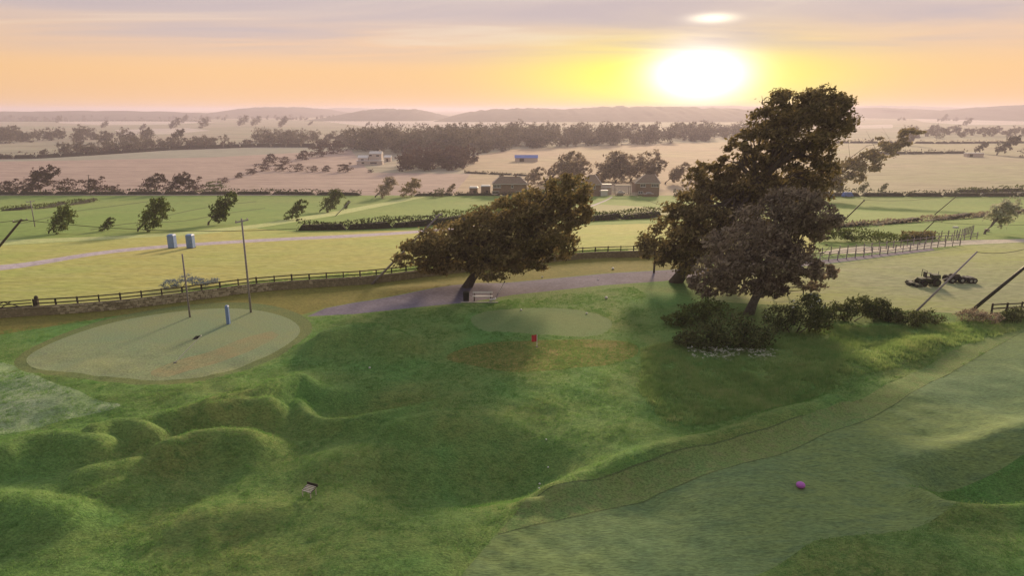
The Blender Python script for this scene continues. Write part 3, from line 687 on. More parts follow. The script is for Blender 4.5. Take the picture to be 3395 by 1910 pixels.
big_tree('house_tree', 'brown green tree in front of the hipped roof house, above the wide dark tree', 1760, 712,
    [(1890, 615, 60, 26, .8), (1840, 635, 60, 30, 1.0), (1780, 655, 70, 30, 1.1), (1720, 680, 70, 26, 1.0), (1850, 670, 60, 30, .8)],
    'leaf_green', 'bark', 5000, .9, 45, .35, top=(1810, 650))

# shrubs in front of the paddock
def shrub(sx, sy, shape, label, leaf, per, size, seed, flowers=0):
    b = at(sx, sy); s = b.y / FPX / (math.cos(PITCH) - ((sy - PH / 2) / FPX) * math.sin(PITCH)); rnd = random.Random(seed)
    blobs = []
    for (x, y, rx, ry, w) in shape:
        blobs.append(((x - sx) * s, rnd.uniform(-.5, .5), max((sy - y) * s, ry * s * .7), rx * s, rx * s * .8, ry * s, w))
    tot = sum(q[6] for q in blobs); blobs = [q[:6] + (q[6] / tot,) for q in blobs]
    e = empty('shrub', b, label, 'shrub', 'shrubs along the paddock edge')
    obj('foliage', crown_mesh('foliage', blobs, per, size, M[leaf], seed), e)
    mb = MB()
    for q in blobs: mb.tube([(q[0] * .2, q[1] * .2, -.1), (q[0] * .6, q[1] * .6, q[2] * .5), (q[0], q[1], q[2] + q[5] * .3)], [.05, .035, .015], 5)
    mb.build('stems', M['bark'], e)
    if flowers:
        rng = np.random.default_rng(seed + 1); C = []
        for _ in range(flowers):
            q = rnd.choice(blobs); a = rnd.uniform(2.6, 5.6); t = rnd.uniform(0, 1.2)
            p = np.array([q[0] + q[3] * math.cos(a) * math.cos(t), q[1] + q[4] * math.sin(a) * math.cos(t) * 1.05, q[2] + q[5] * math.sin(t) * 1.05])
            C.append(p + rng.normal(size=(7, 3)) * .05)
        V, F = leaf_quads(np.concatenate(C), .10, rng, aspect=.9)
        obj('blossom', mesh_np('blossom', V, F, M['white_flower']), e)
    return e
M['white_flower'] = smat('white_blossom', (.80, .80, .70), (.62, .63, .5), 9, .8, 0)
shrub(2400, 1150, [(2330, 1110, 70, 45, 1), (2420, 1090, 80, 55, 1.3), (2500, 1110, 60, 45, 1), (2290, 1135, 50, 25, .5)], 'dark low shrub under the bronze tree, left end of the shrub line', 'leaf_shrub', 7000, .22, 51)
shrub(2630, 1105, [(2590, 1060, 55, 45, 1), (2660, 1030, 60, 55, 1.3), (2710, 1065, 45, 40, .8), (2680, 990, 30, 26, .4)], 'tall shrub with white flower heads beside the bronze tree', 'leaf_shrub', 7000, .20, 52, 16)
shrub(2810, 1065, [(2780, 1035, 50, 30, 1), (2850, 1015, 50, 32, 1), (2890, 1030, 35, 25, .6)], 'broad dark green shrub with two humps at the paddock edge', 'leaf_shrub', 5000, .20, 53)
shrub(2935, 1060, [(2920, 1025, 36, 32, 1), (2950, 1040, 34, 24, .8)], 'rounded dark shrub right of the two humped shrub', 'leaf_shrub', 3600, .20, 54)
shrub(3060, 1075, [(3010, 1050, 50, 22, 1), (3080, 1055, 55, 22, 1)], 'low scrubby shrub left of the leaning dark pole', 'leaf_shrub', 3200, .18, 55)
shrub(3250, 1070, [(3220, 1050, 40, 20, 1), (3280, 1055, 40, 18, 1)], 'greyish bramble at the foot of the leaning dark pole', 'leaf_brown', 2600, .16, 56)
shrub(3370, 1060, [(3330, 1045, 40, 18, 1), (3400, 1040, 50, 22, 1)], 'dark low shrub under the rail fence at the right edge', 'leaf_shrub', 2600, .18, 57)
shrub(2330, 1080, [(2290, 1040, 60, 26, 1), (2350, 1020, 60, 30, 1), (2240, 1060, 45, 18, .5)], 'dim olive shrub left of the bronze tree trunk', 'leaf_green', 4200, .22, 58)
shrub(600, 952, [(570, 938, 32, 13, 1), (620, 930, 34, 15, 1), (680, 935, 36, 11, 1)], 'blue grey shrub behind the fence on the stone wall', 'leaf_blue', 2400, .16, 59)
shrub(2860, 800, [(2760, 775, 60, 18, 1), (2850, 775, 70, 20, 1), (2940, 785, 60, 14, .8)], 'dark bramble clump beyond the drive, left of the paddock fence', 'leaf_green', 3600, .32, 60)

# hedges ------------------------------------------------------------------
def hedge(pts, hpx, label, leaf='leaf_shrub', dens=9.0, size=.5, thick=1.6, seed=0, name='hedge'):
    rng = np.random.default_rng(seed + 300); P = [at(*p) for p in pts]; b = P[0]
    C = []; core = MB()
    for i, (p, q) in enumerate(zip(P[:-1], P[1:])):
        Ln = (q - p).length; h0 = 1.35 * hpx * mpp(pts[i][1]); n = max(20, int(Ln * dens * 1.7))
        t = rng.random(n); u = rng.normal(size=n) * .42; zt = rng.random(n) ** .6
        wob = .72 + .5 * hash_noise(t * Ln + i * 57, t * 0 + seed * 9.0, 5.0, seed)
        dirn = (q - p).normalized(); side = Vector((-dirn.y, dirn.x, 0))
        base = np.array(p)[None] + np.outer(t, np.array(q - p))
        C.append(base + np.outer(u * thick * (1.1 - zt * .4), np.array(side)) + np.stack([0 * t, 0 * t, zt * h0 * wob], 1))
        k = max(1, int(Ln / 14))
        for j in range(k):
            a = p.lerp(q, j / k); c = p.lerp(q, (j + 1) / k); mid = (a + c) / 2
            core.box(mid - b + Vector((0, 0, h0 * .27)), ((c - a).length * .98, thick * .7, h0 * .55), math.atan2(dirn.y, dirn.x), .8)
    V, F = leaf_quads(np.concatenate(C) - np.array(b), size, rng)
    e = empty(name, b, label, 'hedge')
    obj('foliage', mesh_np('foliage', V, F, M[leaf]), e); core.build('stems', M['twig'], e)
    return e
hedge([(-300, 646), (300, 645), (900, 644), (1200, 648)], 13, 'long clipped dark hedge between the green crop and the stubble, from the left edge', 'leaf_hedge', 6, .8, 2.2, 1)
hedge([(1370, 649), (1640, 648), (1920, 649)], 10, 'low hedge in front of the brick house garden', 'leaf_hedge', 6, .7, 1.8, 2)
hedge([(2230, 650), (2560, 650), (3000, 651), (3500, 651)], 16, 'long dark hedge in front of the hay field at right', 'leaf_hedge', 7, .8, 2.4, 3)
hedge([(3170, 640), (3395, 634), (3600, 632)], 14, 'bushy upper hedge behind the long one at the right edge', 'leaf_green', 7, .9, 2.5, 4)
hedge([(985, 764), (1150, 762), (1300, 756), (1440, 748)], 26, 'thick dark green hedge ending at the grass track, left of the wide tree', 'leaf_hedge', 42, .42, 2.0, 5)
hedge([(1440, 748), (1560, 740), (1700, 726)], 36, 'green hedge continuing behind the wide dark tree', 'leaf_green', 34, .5, 2.4, 6)
hedge([(1930, 734), (2060, 728), (2190, 722)], 26, 'green brown hedge below the row crop, between the two big trees', 'leaf_green', 30, .5, 2.2, 7)
hedge([(2700, 758), (2880, 748), (3050, 735), (3220, 722), (3395, 706), (3600, 690)], 13, 'ragged hedge line sloping up across the green field at right', 'leaf_brown', 14, .5, 2.2, 8)
hedge([(0, 700), (110, 694), (220, 682), (320, 668)], 12, 'dark scrub line curving into the crop field at the left edge', 'leaf_green', 12, .6, 1.8, 9)
hedge([(2720, 474), (2960, 474), (3100, 476), (3395, 474)], 8, 'upper thin field hedge in the far right fields', 'leaf_far', 1.2, 1.6, 3.0, 10)
hedge([(2890, 511), (3060, 510), (3200, 508)], 10, 'lower thin field hedge in the far right fields', 'leaf_far', 2.2, 1.4, 3.0, 11)
hedge([(-100, 527), (120, 525), (281, 516), (563, 497), (850, 487), (1150, 488)], 16, 'reddish dark hedge along the top of the stubble field', 'leaf_wine', 2.4, 1.5, 4.0, 12)
hedge([(1540, 573), (1700, 580), (1790, 586)], 6, 'thin hedge line across the pale field left of the houses', 'leaf_far', 2, 1.1, 2.0, 13)
hedge([(2990, 800), (3040, 796), (3090, 790)], 22, 'dark overgrown hedge bank by the gravel track', 'leaf_dark', 60, .35, 1.8, 14)
hedge([(0, 402), (190, 402), (400, 401), (700, 402)], 4, 'dark far hedge line below the left ridge', 'leaf_far', .5, 3.5, 5.0, 15)

# woods: one mass each -------------------------------------------------------
def wood(name, polyg, n, hm, label, leaf, seed, per=520, size=1.5, lean=.35, minfrac=.42):
    rng = np.random.default_rng(seed); P = np.array(polyg, float)
    lo, hi2 = P.min(0), P.max(0); pts = []
    while len(pts) < n:
        q = lo + rng.random(2) * (hi2 - lo); ins = False
        for (x0, y0), (x1, y1) in zip(P, np.roll(P, -1, 0)):
            if (y0 > q[1]) != (y1 > q[1]) and q[0] < (x1 - x0) * (q[1] - y0) / (y1 - y0) + x0: ins = not ins
        if ins: pts.append(q)
    C = []; S = []
    o = at(*P.mean(0))
    for q in pts:
        p = at(*q); h = hm * (minfrac + (1.15 - minfrac) * rng.random()); r = h * rng.uniform(.42, .62)
        k = rng.integers(4, 7); blobs = []
        for _ in range(k):
            a = rng.random() * 6.28; rr = r * rng.uniform(.45, .75); z = h * rng.uniform(.35, .8)
            blobs.append((math.cos(a) * r * .5 + lean * z * .6, math.sin(a) * r * .5, z, rr, rr, min(rr * .8, h - z + rr * .1), 1 / k))
        blobs.append((0, 0, h * .25, r * .7, r * .7, h * .28, .35))
        c = blob_points(blobs, per, rng, .2) + np.array(p - o); C.append(c)
    V, F = leaf_quads(np.concatenate(C), size, rng)
    ob = obj(name, mesh_np(name, V, F, M[leaf]), None, o)
    return tag(ob, label, 'wood', None, 'stuff')
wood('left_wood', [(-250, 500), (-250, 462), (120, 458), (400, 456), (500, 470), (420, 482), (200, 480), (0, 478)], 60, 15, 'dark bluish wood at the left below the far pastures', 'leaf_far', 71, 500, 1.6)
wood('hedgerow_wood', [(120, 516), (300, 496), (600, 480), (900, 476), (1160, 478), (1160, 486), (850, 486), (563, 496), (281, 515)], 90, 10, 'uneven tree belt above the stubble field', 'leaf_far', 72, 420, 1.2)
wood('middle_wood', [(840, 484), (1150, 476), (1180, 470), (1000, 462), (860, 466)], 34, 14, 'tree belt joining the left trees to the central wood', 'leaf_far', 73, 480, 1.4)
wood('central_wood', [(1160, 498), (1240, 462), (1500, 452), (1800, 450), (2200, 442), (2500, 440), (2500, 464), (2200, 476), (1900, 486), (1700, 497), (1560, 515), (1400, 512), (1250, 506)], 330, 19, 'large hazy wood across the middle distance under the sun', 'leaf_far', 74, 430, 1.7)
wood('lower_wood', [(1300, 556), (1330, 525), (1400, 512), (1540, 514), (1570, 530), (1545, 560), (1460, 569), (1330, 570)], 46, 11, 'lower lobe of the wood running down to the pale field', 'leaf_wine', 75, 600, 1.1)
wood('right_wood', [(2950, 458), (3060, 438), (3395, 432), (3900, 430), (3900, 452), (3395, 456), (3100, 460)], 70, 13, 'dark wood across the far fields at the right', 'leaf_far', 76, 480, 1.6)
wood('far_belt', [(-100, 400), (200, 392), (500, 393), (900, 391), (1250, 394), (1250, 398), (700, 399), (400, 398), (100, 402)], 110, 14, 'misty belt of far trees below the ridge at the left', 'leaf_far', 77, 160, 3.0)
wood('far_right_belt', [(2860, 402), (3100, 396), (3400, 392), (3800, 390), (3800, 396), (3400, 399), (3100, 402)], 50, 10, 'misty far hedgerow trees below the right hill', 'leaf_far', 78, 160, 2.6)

# ------------------------------------------------------------------ stone wall, fences, gate
M['wood_dark'] = smat('weathered_dark_timber', (.075, .062, .045), (.030, .025, .018), 8, .85, .5)
M['wood_grey'] = smat('grey_timber', (.34, .30, .31), (.20, .175, .18), 8, .85, .5)
M['stone'] = smat('wall_stone', (.62, .54, .36), (.26, .22, .13), 3, .9, .6)
M['core'] = smat('wall_rubble', (.10, .085, .05), (.06, .05, .03), 3, .95, .5)
M['white'] = smat('white_paint', (.80, .78, .76), (.66, .63, .60), 4, .6, .1)
M['cream'] = smat('cream_render', (.72, .62, .55), (.60, .50, .44), 2, .85, .2)
M['brick'] = smat('brown_brick', (.34, .225, .165), (.22, .145, .105), 1.2, .9, .3)
M['tile'] = smat('brown_roof_tile', (.27, .20, .145), (.18, .135, .095), 1.5, .9, .4)
M['glass'] = smat('window_glass', (.10, .10, .11), (.06, .06, .07), 2, .12, 0)
M['black'] = smat('black_paint', (.025, .025, .022), (.012, .012, .011), 5, .5, .1)
M['rubber'] = smat('tyre_rubber', (.020, .019, .018), (.012, .012, .012), 8, .9, .3)
M['machine'] = smat('dark_green_machine_paint', (.030, .045, .018), (.016, .022, .010), 3, .5, .1)
M['blue'] = smat('blue_plastic', (.22, .34, .62), (.16, .26, .50), 2, .5, .05)
M['blue_paint'] = smat('blue_car_paint', (.10, .22, .66), (.08, .17, .55), 2, .35, 0)
M['red'] = smat('red_cloth', (.62, .05, .07), (.48, .03, .05), 6, .8, .1)
M['magenta'] = smat('magenta_flare_spot', (.55, .16, .58), (.45, .11, .48), 6, .5, 0)  # colour of a lens flare spot, used on one added ball
M['steel'] = smat('galvanised_steel', (.45, .45, .46), (.32, .32, .33), 8, .4, .05, .6)
M['insul'] = smat('porcelain', (.5, .48, .45), (.35, .33, .3), 8, .4, 0)

WL = spline([(-400, 1090), (0, 1053), (200, 1040), (400, 1024), (600, 1000), (850, 967), (1090, 949), (1234, 939), (1500, 906), (1860, 864), (2100, 852), (2380, 850)], False, 30)
WP = [at(*p) for p in WL]
def resample(P, step):
    out = [P[0].copy()]; acc = 0.0
    for a, b in zip(P[:-1], P[1:]):
        Ln = (b - a).length; t = step - acc
        while t <= Ln: out.append(a.lerp(b, t / Ln)); t += step
        acc = (acc + Ln) % step
    return out
WALL_H = .78
wall = empty('stone_wall', WP[0], 'long low stone wall under a timber fence, curving behind the putting green', 'wall')
cm_ = MB(); W1 = resample(WP, 1.5)
for a, b in zip(W1[:-1], W1[1:]):
    d = (b - a); cm_.box((a + b) / 2 - WP[0] + Vector((0, 0, WALL_H * .47)), (d.length * 1.01, .30, WALL_H * .94 + .2), math.atan2(d.y, d.x))
cm_.build('rubble_core', M['core'], wall)
variants = []
for k in range(6):
    rnd = random.Random(k + 60); V = []
    for z in (-.5, .5):
        for y in (-.5, .5):
            for x in (-.5, .5): V.append((x * rnd.uniform(.82, 1.0), y * rnd.uniform(.8, 1.0), z * rnd.uniform(.8, 1.0)))
    variants.append(mesh_np('stone', V, [(0, 2, 3, 1), (4, 5, 7, 6), (0, 1, 5, 4), (2, 6, 7, 3), (0, 4, 6, 2), (1, 3, 7, 5)], M['stone']))
stones = []
rnd = random.Random(5); rows = 5
for r_ in range(rows):
    s_ = 0.0; P = resample(WP, .05); i = 0
    while i < len(P) - 12:
        ln = rnd.uniform(.24, .46); k = int(ln / .05); a = P[i]; b = P[min(i + k, len(P) - 1)]
        stones.append(((a + b) / 2, math.atan2(b.y - a.y, b.x - a.x), ln * .94, r_)); i += k
camv = cam_ob.location
def vis(s):
    p = s[0]; u = p.x / p.y; return (abs(u) < .78, -(p - camv).length)
stones.sort(key=vis, reverse=True)
rest = MB()
for i, (p, rz, ln, r_) in enumerate(stones):
    h = WALL_H / rows * rnd.uniform(.86, .98); c = p + Vector((math.sin(rz) * .16, -math.cos(rz) * .16, WALL_H / rows * (r_ + .5) + rnd.uniform(-.01, .01)))
    if r_ == rows - 1: c.z += rnd.uniform(0, .05)
    if i < 300: obj('stone', variants[i % 6], wall, c - WP[0], (0, 0, rz + rnd.uniform(-.06, .06)), (ln, rnd.uniform(.16, .22), h))
    else: rest.box(c - WP[0], (ln, rnd.uniform(.16, .21), h), rz + rnd.uniform(-.06, .06), rnd.uniform(.85, 1.0))
tag(rest.build('stonework', M['stone'], wall), kind='stuff')

def fence(P, step, hpost, rails, label, m, zoff=0.0, pw=.11, rw=.045, rh=.10, group=None, name='timber_fence', side=0.0):
    Q = resample(P, step); b = Q[0] + Vector((0, 0, zoff)); e = empty(name, b, label, 'fence', group); r = random.Random(len(Q))
    for i, q in enumerate(Q):
        l = q - b + Vector((0, 0, zoff))
        beam('post', l - Vector((0, 0, .25)), l + Vector((r.uniform(-.02, .02), r.uniform(-.02, .02), hpost + r.uniform(-.03, .05))), pw, pw, m, e)
    for q, n in zip(Q[:-1], Q[1:]):
        a = q - b + Vector((0, 0, zoff)); c = n - b + Vector((0, 0, zoff)); d = (c - a).normalized(); sd = Vector((d.y, -d.x, 0)) * (pw * .5 + rw * .5 + .003)
        for z in rails: beam('rail', a + sd + Vector((0, 0, z + r.uniform(-.015, .015))), c + sd + Vector((0, 0, z + r.uniform(-.015, .015))), rw, rh, m, e)
    return e
# the fence runs on the far side of the wall top
WPs = [p + Vector((0, .30, 0)) for p in WP]
i0 = next(i for i, p in enumerate(WL) if p[0] > 112)
fence(WPs[i0:], 1.75, 1.45, (1.02, 1.38), 'dark timber post and rail fence standing behind the stone wall', M['wood_dark'], 0, .12, .05, .11)
def pts(l): return [at(*p) for p in l]
fence(pts([(3285, 1050), (3395, 1044), (3500, 1040), (3640, 1034)]), 1.5, 1.25, (.35, .78, 1.15), 'dark three rail fence at the right edge beside the leaning pole', M['wood_dark'], 0, .13, .05, .11)
FG = 'paddock fences beside the drive'
fence(pts([(2520, 893), (2650, 878), (2780, 862), (2875, 851), (2995, 836), (3114, 821), (3202, 813)]), 1.7, 1.15, (.5, .95), 'nearer of the two many posted fences curving along the drive', M['wood_grey'], 0, .10, .04, .07, FG)
fence(pts([(2600, 862), (2740, 848), (2875, 833), (2995, 819), (3078, 808), (3174, 798), (3240, 792)]), 1.7, 1.15, (.5, .95), 'farther of the two many posted fences curving along the drive', M['wood_grey'], 0, .10, .04, .07, FG)
fence(pts([(3030, 796), (3100, 791), (3160, 790), (3190, 784), (3225, 772)]), 1.2, 1.3, (.4, .9), 'short close boarded fence run by the gravel track below the pale tree', M['wood_grey'], 0, .12, .04, .07, FG)
fence(pts([(2560, 985), (2620, 980), (2700, 975)]), 1.8, 1.0, (.5, .9), 'short rail fence piece half hidden under the bronze tree', M['wood_dark'], 0, .10, .04, .08)

# five bar gate at the left end of the wall fence
gp = WPs[i0]; gq = next(WPs[i] for i in range(len(WL)) if WL[i][0] > -95)
gate = empty('field_gate', gq, 'five bar timber gate with crossed braces at the left end of the wall', 'gate')
gv = gp - gq; gd = gv.normalized()
for k, z in enumerate((.42, .62, .84, 1.08, 1.36)): beam('bar', Vector((0, 0, z)) + gd * .12, gv * .96 + Vector((0, 0, z + gv.z * .0)), .05, .085, M['wood_dark'], gate)
off = Vector((gd.y, -gd.x, 0)) * .06
for a, b in ((.04, .5), (.96, .5), (.28, .62)): beam('brace', gv * a + Vector((0, 0, .42)) + off, gv * b + Vector((0, 0, 1.36)) + off, .04, .08, M['wood_dark'], gate)
for t in (0.0, .985): beam('stile', gv * t + Vector((0, 0, .36)), gv * t + Vector((0, 0, 1.45)), .08, .08, M['wood_dark'], gate)
gpost = empty('gate_post', gp + gd * .22, 'stout round topped gate post where the wall fence begins', 'post')
beam('shaft', (0, 0, -.3), (0, 0, 1.55), .24, .24, M['wood_dark'], gpost); MB().ball((0, 0, 1.58), .17).build('rounded_top', M['wood_dark'], gpost, smooth=True)

# ------------------------------------------------------------------ utility poles and wires
def pole(sx, sy, tx, ty, label, m='wood_grey', r=.13, arm=True, group='utility poles', thick=None):
    """pole whose foot stands at (sx, sy); (tx, ty) is where its head shows, in the pole's own upright plane"""
    b = at(sx, sy); s = b.y / FPX / (math.cos(PITCH) - ((sy - PH / 2) / FPX) * math.sin(PITCH))
    t = Vector(((tx - sx) * s, 0, (sy - ty) * s * 1.0)); d = t.normalized()
    e = empty('utility_pole', b, label, 'pole', group)
    MB().tube([-d * .4, t * .5, t], [r, r * .85, r * .7], 10).build('shaft', M[m], e, smooth=True)
    if arm:
        for k, dn in enumerate((.25,)):
            c = t - d * dn; ax = Vector((.35, .94, 0))
            beam('crossarm', c - ax * .8, c + ax * .8, .09, .11, M[m], e)
            for q in (-.7, 0.0, .7): MB().tube([c + ax * q + Vector((0, 0, .04)), c + ax * q + Vector((0, 0, .22))], [.05, .035], 6).build('insulator', M['insul'], e)
    return b + t - d * .05
pa = pole(630, 1052, 630, 838, 'shorter upright pale pole at the top of the putting green, left of the taller one', 'wood_grey', .09, False)
pb = pole(832, 1036, 832, 722, 'taller upright grey pole at the right end of the putting green', 'wood_grey', .10)
pc = pole(2168, 905, 2168, 790, 'dark upright pole at the far side of the drive between the two big trees', 'wood_dark', .12, False)
pd = pole(116, 752, 116, 664, 'small far pole at the edge of the crop field on the left', 'wood_grey', .11)
pA = pole(-96, 930, 109, 726, 'leaning dark pole entering at the left edge, holding the long wire', 'wood_dark', .15)
pC = pole(1234, 942, 1466, 708, 'strongly leaning pole in front of the wide dark tree', 'wood_grey', .13)
pD = pole(3225, 1028, 3505, 748, 'thick black pole leaning right beside the rail fence at right', 'black', .17)
pE = pole(3012, 1058, 3201, 830, 'thin olive pole leaning right in front of the mowing machinery', 'wood_grey', .10, False)
pF = pole(2777, 752, 2856, 662, 'leaning pole standing beyond the drive right of the bronze tree', 'wood_dark', .13)
pG = pole(3098, 712, 3172, 640, 'far leaning pole crossing the long right hand hedge', 'wood_dark', .12)
pH = pole(3050, 780, 3090, 734, 'short leaning pole above the paddock fence', 'wood_dark', .10, False)
pI = pole(292, 640, 303, 580, 'tiny T topped pole among the brown bushes at left', 'wood_dark', .18)
pJ = pole(1112, 716, 1162, 668, 'short leaning post beside the grass track', 'wood_grey', .12)
def wire(a, b, sag, label, r=.022, group='overhead wires'):
    e = MB(); n = 18; P = [a.lerp(b, i / n) - Vector((0, 0, sag * 4 * (i / n) * (1 - i / n))) for i in range(n + 1)]
    o = e.tube([p - a for p in P], r, 5).build('overhead_wire', M['black'], None, a); tag(o, label, 'wire', group)
wire(pA, pC, 1.5, 'long dark wire sagging across the meadow between two leaning poles', .03)
wire(pA, at(-500, 930, 6.0), .5, 'wire leaving the leaning pole towards the left edge', .03)
wire(pF, pG, .8, 'wire from the leaning pole beyond the drive to the far hedge pole', .03)
wire(pH, pH + Vector((26, -2, .6)), .7, 'thin wire running to the right edge past the pale tree', .025)
wire(pE, pD, .9, 'wire between the thin olive pole and the thick black pole', .025)
wire(at(2035, 650, 3.5), pc + Vector((8, 10, 1.0)), .5, 'wire dropping from the houses to the tallest tree', .035)

# ------------------------------------------------------------------ houses
def house(sx, sy, w, d, hw, hr, label, wall_m, roof_m, windows, hip=.28, ridge_x=0.0, chimney=None, extra=None, rz=0.0):
    b = at(sx, sy); e = empty('house', b, label, 'house', None, rz)
    MB().box((0, d / 2, hw / 2 - .25), (w, d, hw + .5)).build('wall', M[wall_m], e)
    o = .35; x0, x1, y0, y1 = -w / 2 - o, w / 2 + o, -o, d + o; rl = w * (.5 - hip)
    V = [(x0, y0, hw), (x1, y0, hw), (x1, y1, hw), (x0, y1, hw), (ridge_x - rl, d / 2, hw + hr), (ridge_x + rl, d / 2, hw + hr)]
    roof = mesh_np('roof', V, [(0, 1, 5, 4), (2, 3, 4, 5), (1, 2, 5), (3, 0, 4), (3, 2, 1, 0)], M[roof_m]); ro = obj('roof', roof, e)
    beam('gutter', (x0, y0 - .05, hw - .05), (x1, y0 - .05, hw - .05), .12, .14, M['white'], e)
    if hip < .5:
        for a, c in ((0, 4), (1, 5)): beam('hip_tile', Vector(V[a]) + Vector((0, 0, .06)), Vector(V[c]) + Vector((0, 0, .06)), .25, .16, M['cream'], ro)
    if chimney is not None: MB().box((chimney, d / 2, hw + hr + .2), (.8, .8, 1.8)).build('chimney', M['brick'], e)
    for (wx, wz, ww, wh, n) in windows:
        f = empty_child('window', (wx, -.02, wz), e)
        for q in range(n):
            cx_ = -ww / 2 + ww / n * (q + .5); MB().box((cx_, -.02, 0), (ww / n - .14, .05, wh - .16)).build('pane', M['glass'], f)
        fr = MB(); fr.box((0, -.06, wh / 2 - .04), (ww, .10, .10)).box((0, -.06, -wh / 2 + .04), (ww, .10, .10))
        for q in range(n + 1): fr.box((-ww / 2 + ww / n * q, -.063, 0), (.11, .10, wh - .02))
        fr.build('frame', M['white'], f); MB().box((0, -.12, -wh / 2 - .08), (ww + .3, .22, .10)).build('sill', M['white'], f)
    return e
def empty_child(name, loc, parent):
    # window assembly: its surround mesh is the part, panes and frame its sub-parts
    return MB().box((0, .03, 0), (.3, .06, .3)).build(name, M['glass'], parent, loc)
h1 = house(1957, 650, 8.2, 7.5, 4.6, 3.5, 'brown brick house with a steep hipped roof and white framed windows', 'brick', 'tile', [(-3.0, 3.5, 1.5, 1.2, 3), (.6, 3.5, 2.6, 1.3, 4), (-1.6, 1.2, 2.6, 1.3, 4)], .36, 1.0)
h2 = house(2145, 648, 9.6, 7.5, 4.9, 3.2, 'brown house with a flat fronted roof and two white window bands, right of the carport', 'brick', 'tile', [(-1.8, 4.0, 2.0, 1.2, 2), (3.0, 4.0, 2.8, 1.2, 4), (-2.6, 1.2, 1.8, 1.0, 2)], .30, 1.6, 4.2)
h0 = house(1690, 648, 13.5, 8, 4.6, 2.6, 'long brown brick house with white window strips at the left of the group', 'brick', 'tile', [(-5.0, 3.7, 2.9, 1.2, 5), (1.0, 3.6, .8, 1.1, 1), (-5.6, 1.2, 2.6, 1.2, 4), (3.5, 1.2, 2.0, 1.1, 3)], .2, 0, 2.4)
# white garage, flat roofed extension, carport, caravan
g = empty('garage', at(2001, 650), 'white flat roofed garage between the hipped house and the carport', 'garage')
MB().box((0, 2.0, 1.0), (3.2, 4.0, 2.0)).build('wall', M['white'], g); MB().box((0, 2.0, 2.12), (3.6, 4.4, .2)).build('roof', M['white'], g); MB().box((.7, -.03, .8), (1.3, .06, 1.5)).build('door', M['white'], g)
g = empty('extension', at(2006, 644), 'long white flat roofed extension with two roof levels behind the garage', 'building')
MB().box((0, 2, 1.3), (5.4, 3.0, 2.6)).build('wall', M['cream'], g); MB().box((-.6, 2, 2.75), (6.0, 3.6, .22)).build('roof', M['white'], g); MB().box((.4, 2.6, 3.3), (4.4, 2.4, .8)).build('dormer', M['cream'], g)
MB().box((.4, 2.6, 3.82), (4.8, 2.8, .2)).build('upper_roof', M['white'], g)
for q in (-1.6, .2): MB().box((q, .46, 1.5), (1.2, .06, 1.0)).build('window', M['glass'], g)
g = empty('carport', at(2065, 648), 'carport with a white beam on thin posts between the houses', 'carport')
beam('beam', (-3.1, 0, 3.9), (3.1, 0, 3.9), .22, .26, M['white'], g); beam('roof_sheet', (-3.1, 2, 4.05), (3.1, 2, 4.05), 4.2, .08, M['tile'], g)
for q in (-2.9, 2.9):
    for yy in (0, 3.8): beam('post', (q, yy, -.2), (q, yy, 3.78), .14, .14, M['wood_dark'], g)
g = empty('boat', at(2060, 647), 'pale covered boat hull parked under the carport', 'boat')
MB().add([(-2.2, -.8, .9), (1.2, -.8, .9), (2.4, 0, 1.25), (1.2, .8, .9), (-2.2, .8, .9), (-2.0, 0, .35), (1.0, 0, .35)], [(0, 1, 6, 5), (1, 2, 6), (2, 3, 6), (3, 4, 5, 6), (4, 0, 5), (0, 4, 3, 2, 1)]).build('hull', M['cream'], g)
MB().add([(-1.6, -.6, .93), (.8, -.6, .93), (1.4, 0, .93), (.8, .6, .93), (-1.6, .6, .93), (-1.0, 0, 1.9), (.2, 0, 1.7)], [(0, 1, 6, 5), (1, 2, 6), (2, 3, 6), (3, 4, 5, 6), (4, 0, 5)]).build('cover', M['white'], g)
MB().box((-.6, 0, .18), (2.6, 1.0, .2)).build('cradle', M['wood_dark'], g)
g = empty('garden_screen', at(2102, 650), 'pale slatted garden screen before the right house', 'screen')
for k in range(6): beam('slat', (-1.3, 0, .3 + k * .22), (1.3, 0, .3 + k * .22), .05, .15, M['cream'], g)
for q in (-1.3, 0, 1.3): beam('post', (q, .06, -.2), (q, .06, 1.6), .09, .09, M['cream'], g)
g = empty('white_parked_car', at(2150, 650), 'white car behind the dark low wall of the right house', 'car')
def car_parts(g, m, ln=4.2, w=1.75, van=False):
    h = 1.9 if van else 1.42
    MB().box((0, 0, .62), (ln, w, .66), 0, .97).build('body', M[m], g)
    MB().box((-.1 if van else .15, 0, .93 + (h - .93) / 2), (ln * (.86 if van else .52), w * .93, h - .93), 0, .86).build('cabin', M[m], g)
    MB().box((.15, 0, 1.18), (ln * .44, w * .935, .30), 0, .92).build('side_window', M['glass'], g)
    for sx_ in (-1, 1):
        for sy_ in (-1, 1):
            wl = MB().disc((0, 0, 0), .32, .22).build('wheel', M['rubber'], g, (sx_ * ln * .31, sy_ * (w / 2 - .08), .32)); MB().disc((0, sy_ * .115, 0), .17, .02).build('rim', M['steel'], wl)
        MB().box((ln / 2 - .01, sx_ * w * .34, .72), (.05, .3, .16)).build('headlight', M['white'], g)
car_parts(g, 'white')
g = empty('garden_wall', at(2155, 652), 'low dark garden wall in front of the right house', 'wall')
MB().box((0, 0, .4), (6.4, .3, 1.2)).build('masonry', M['brick'], g); MB().box((0, 0, 1.04), (6.6, .42, .09)).build('coping', M['tile'], g)
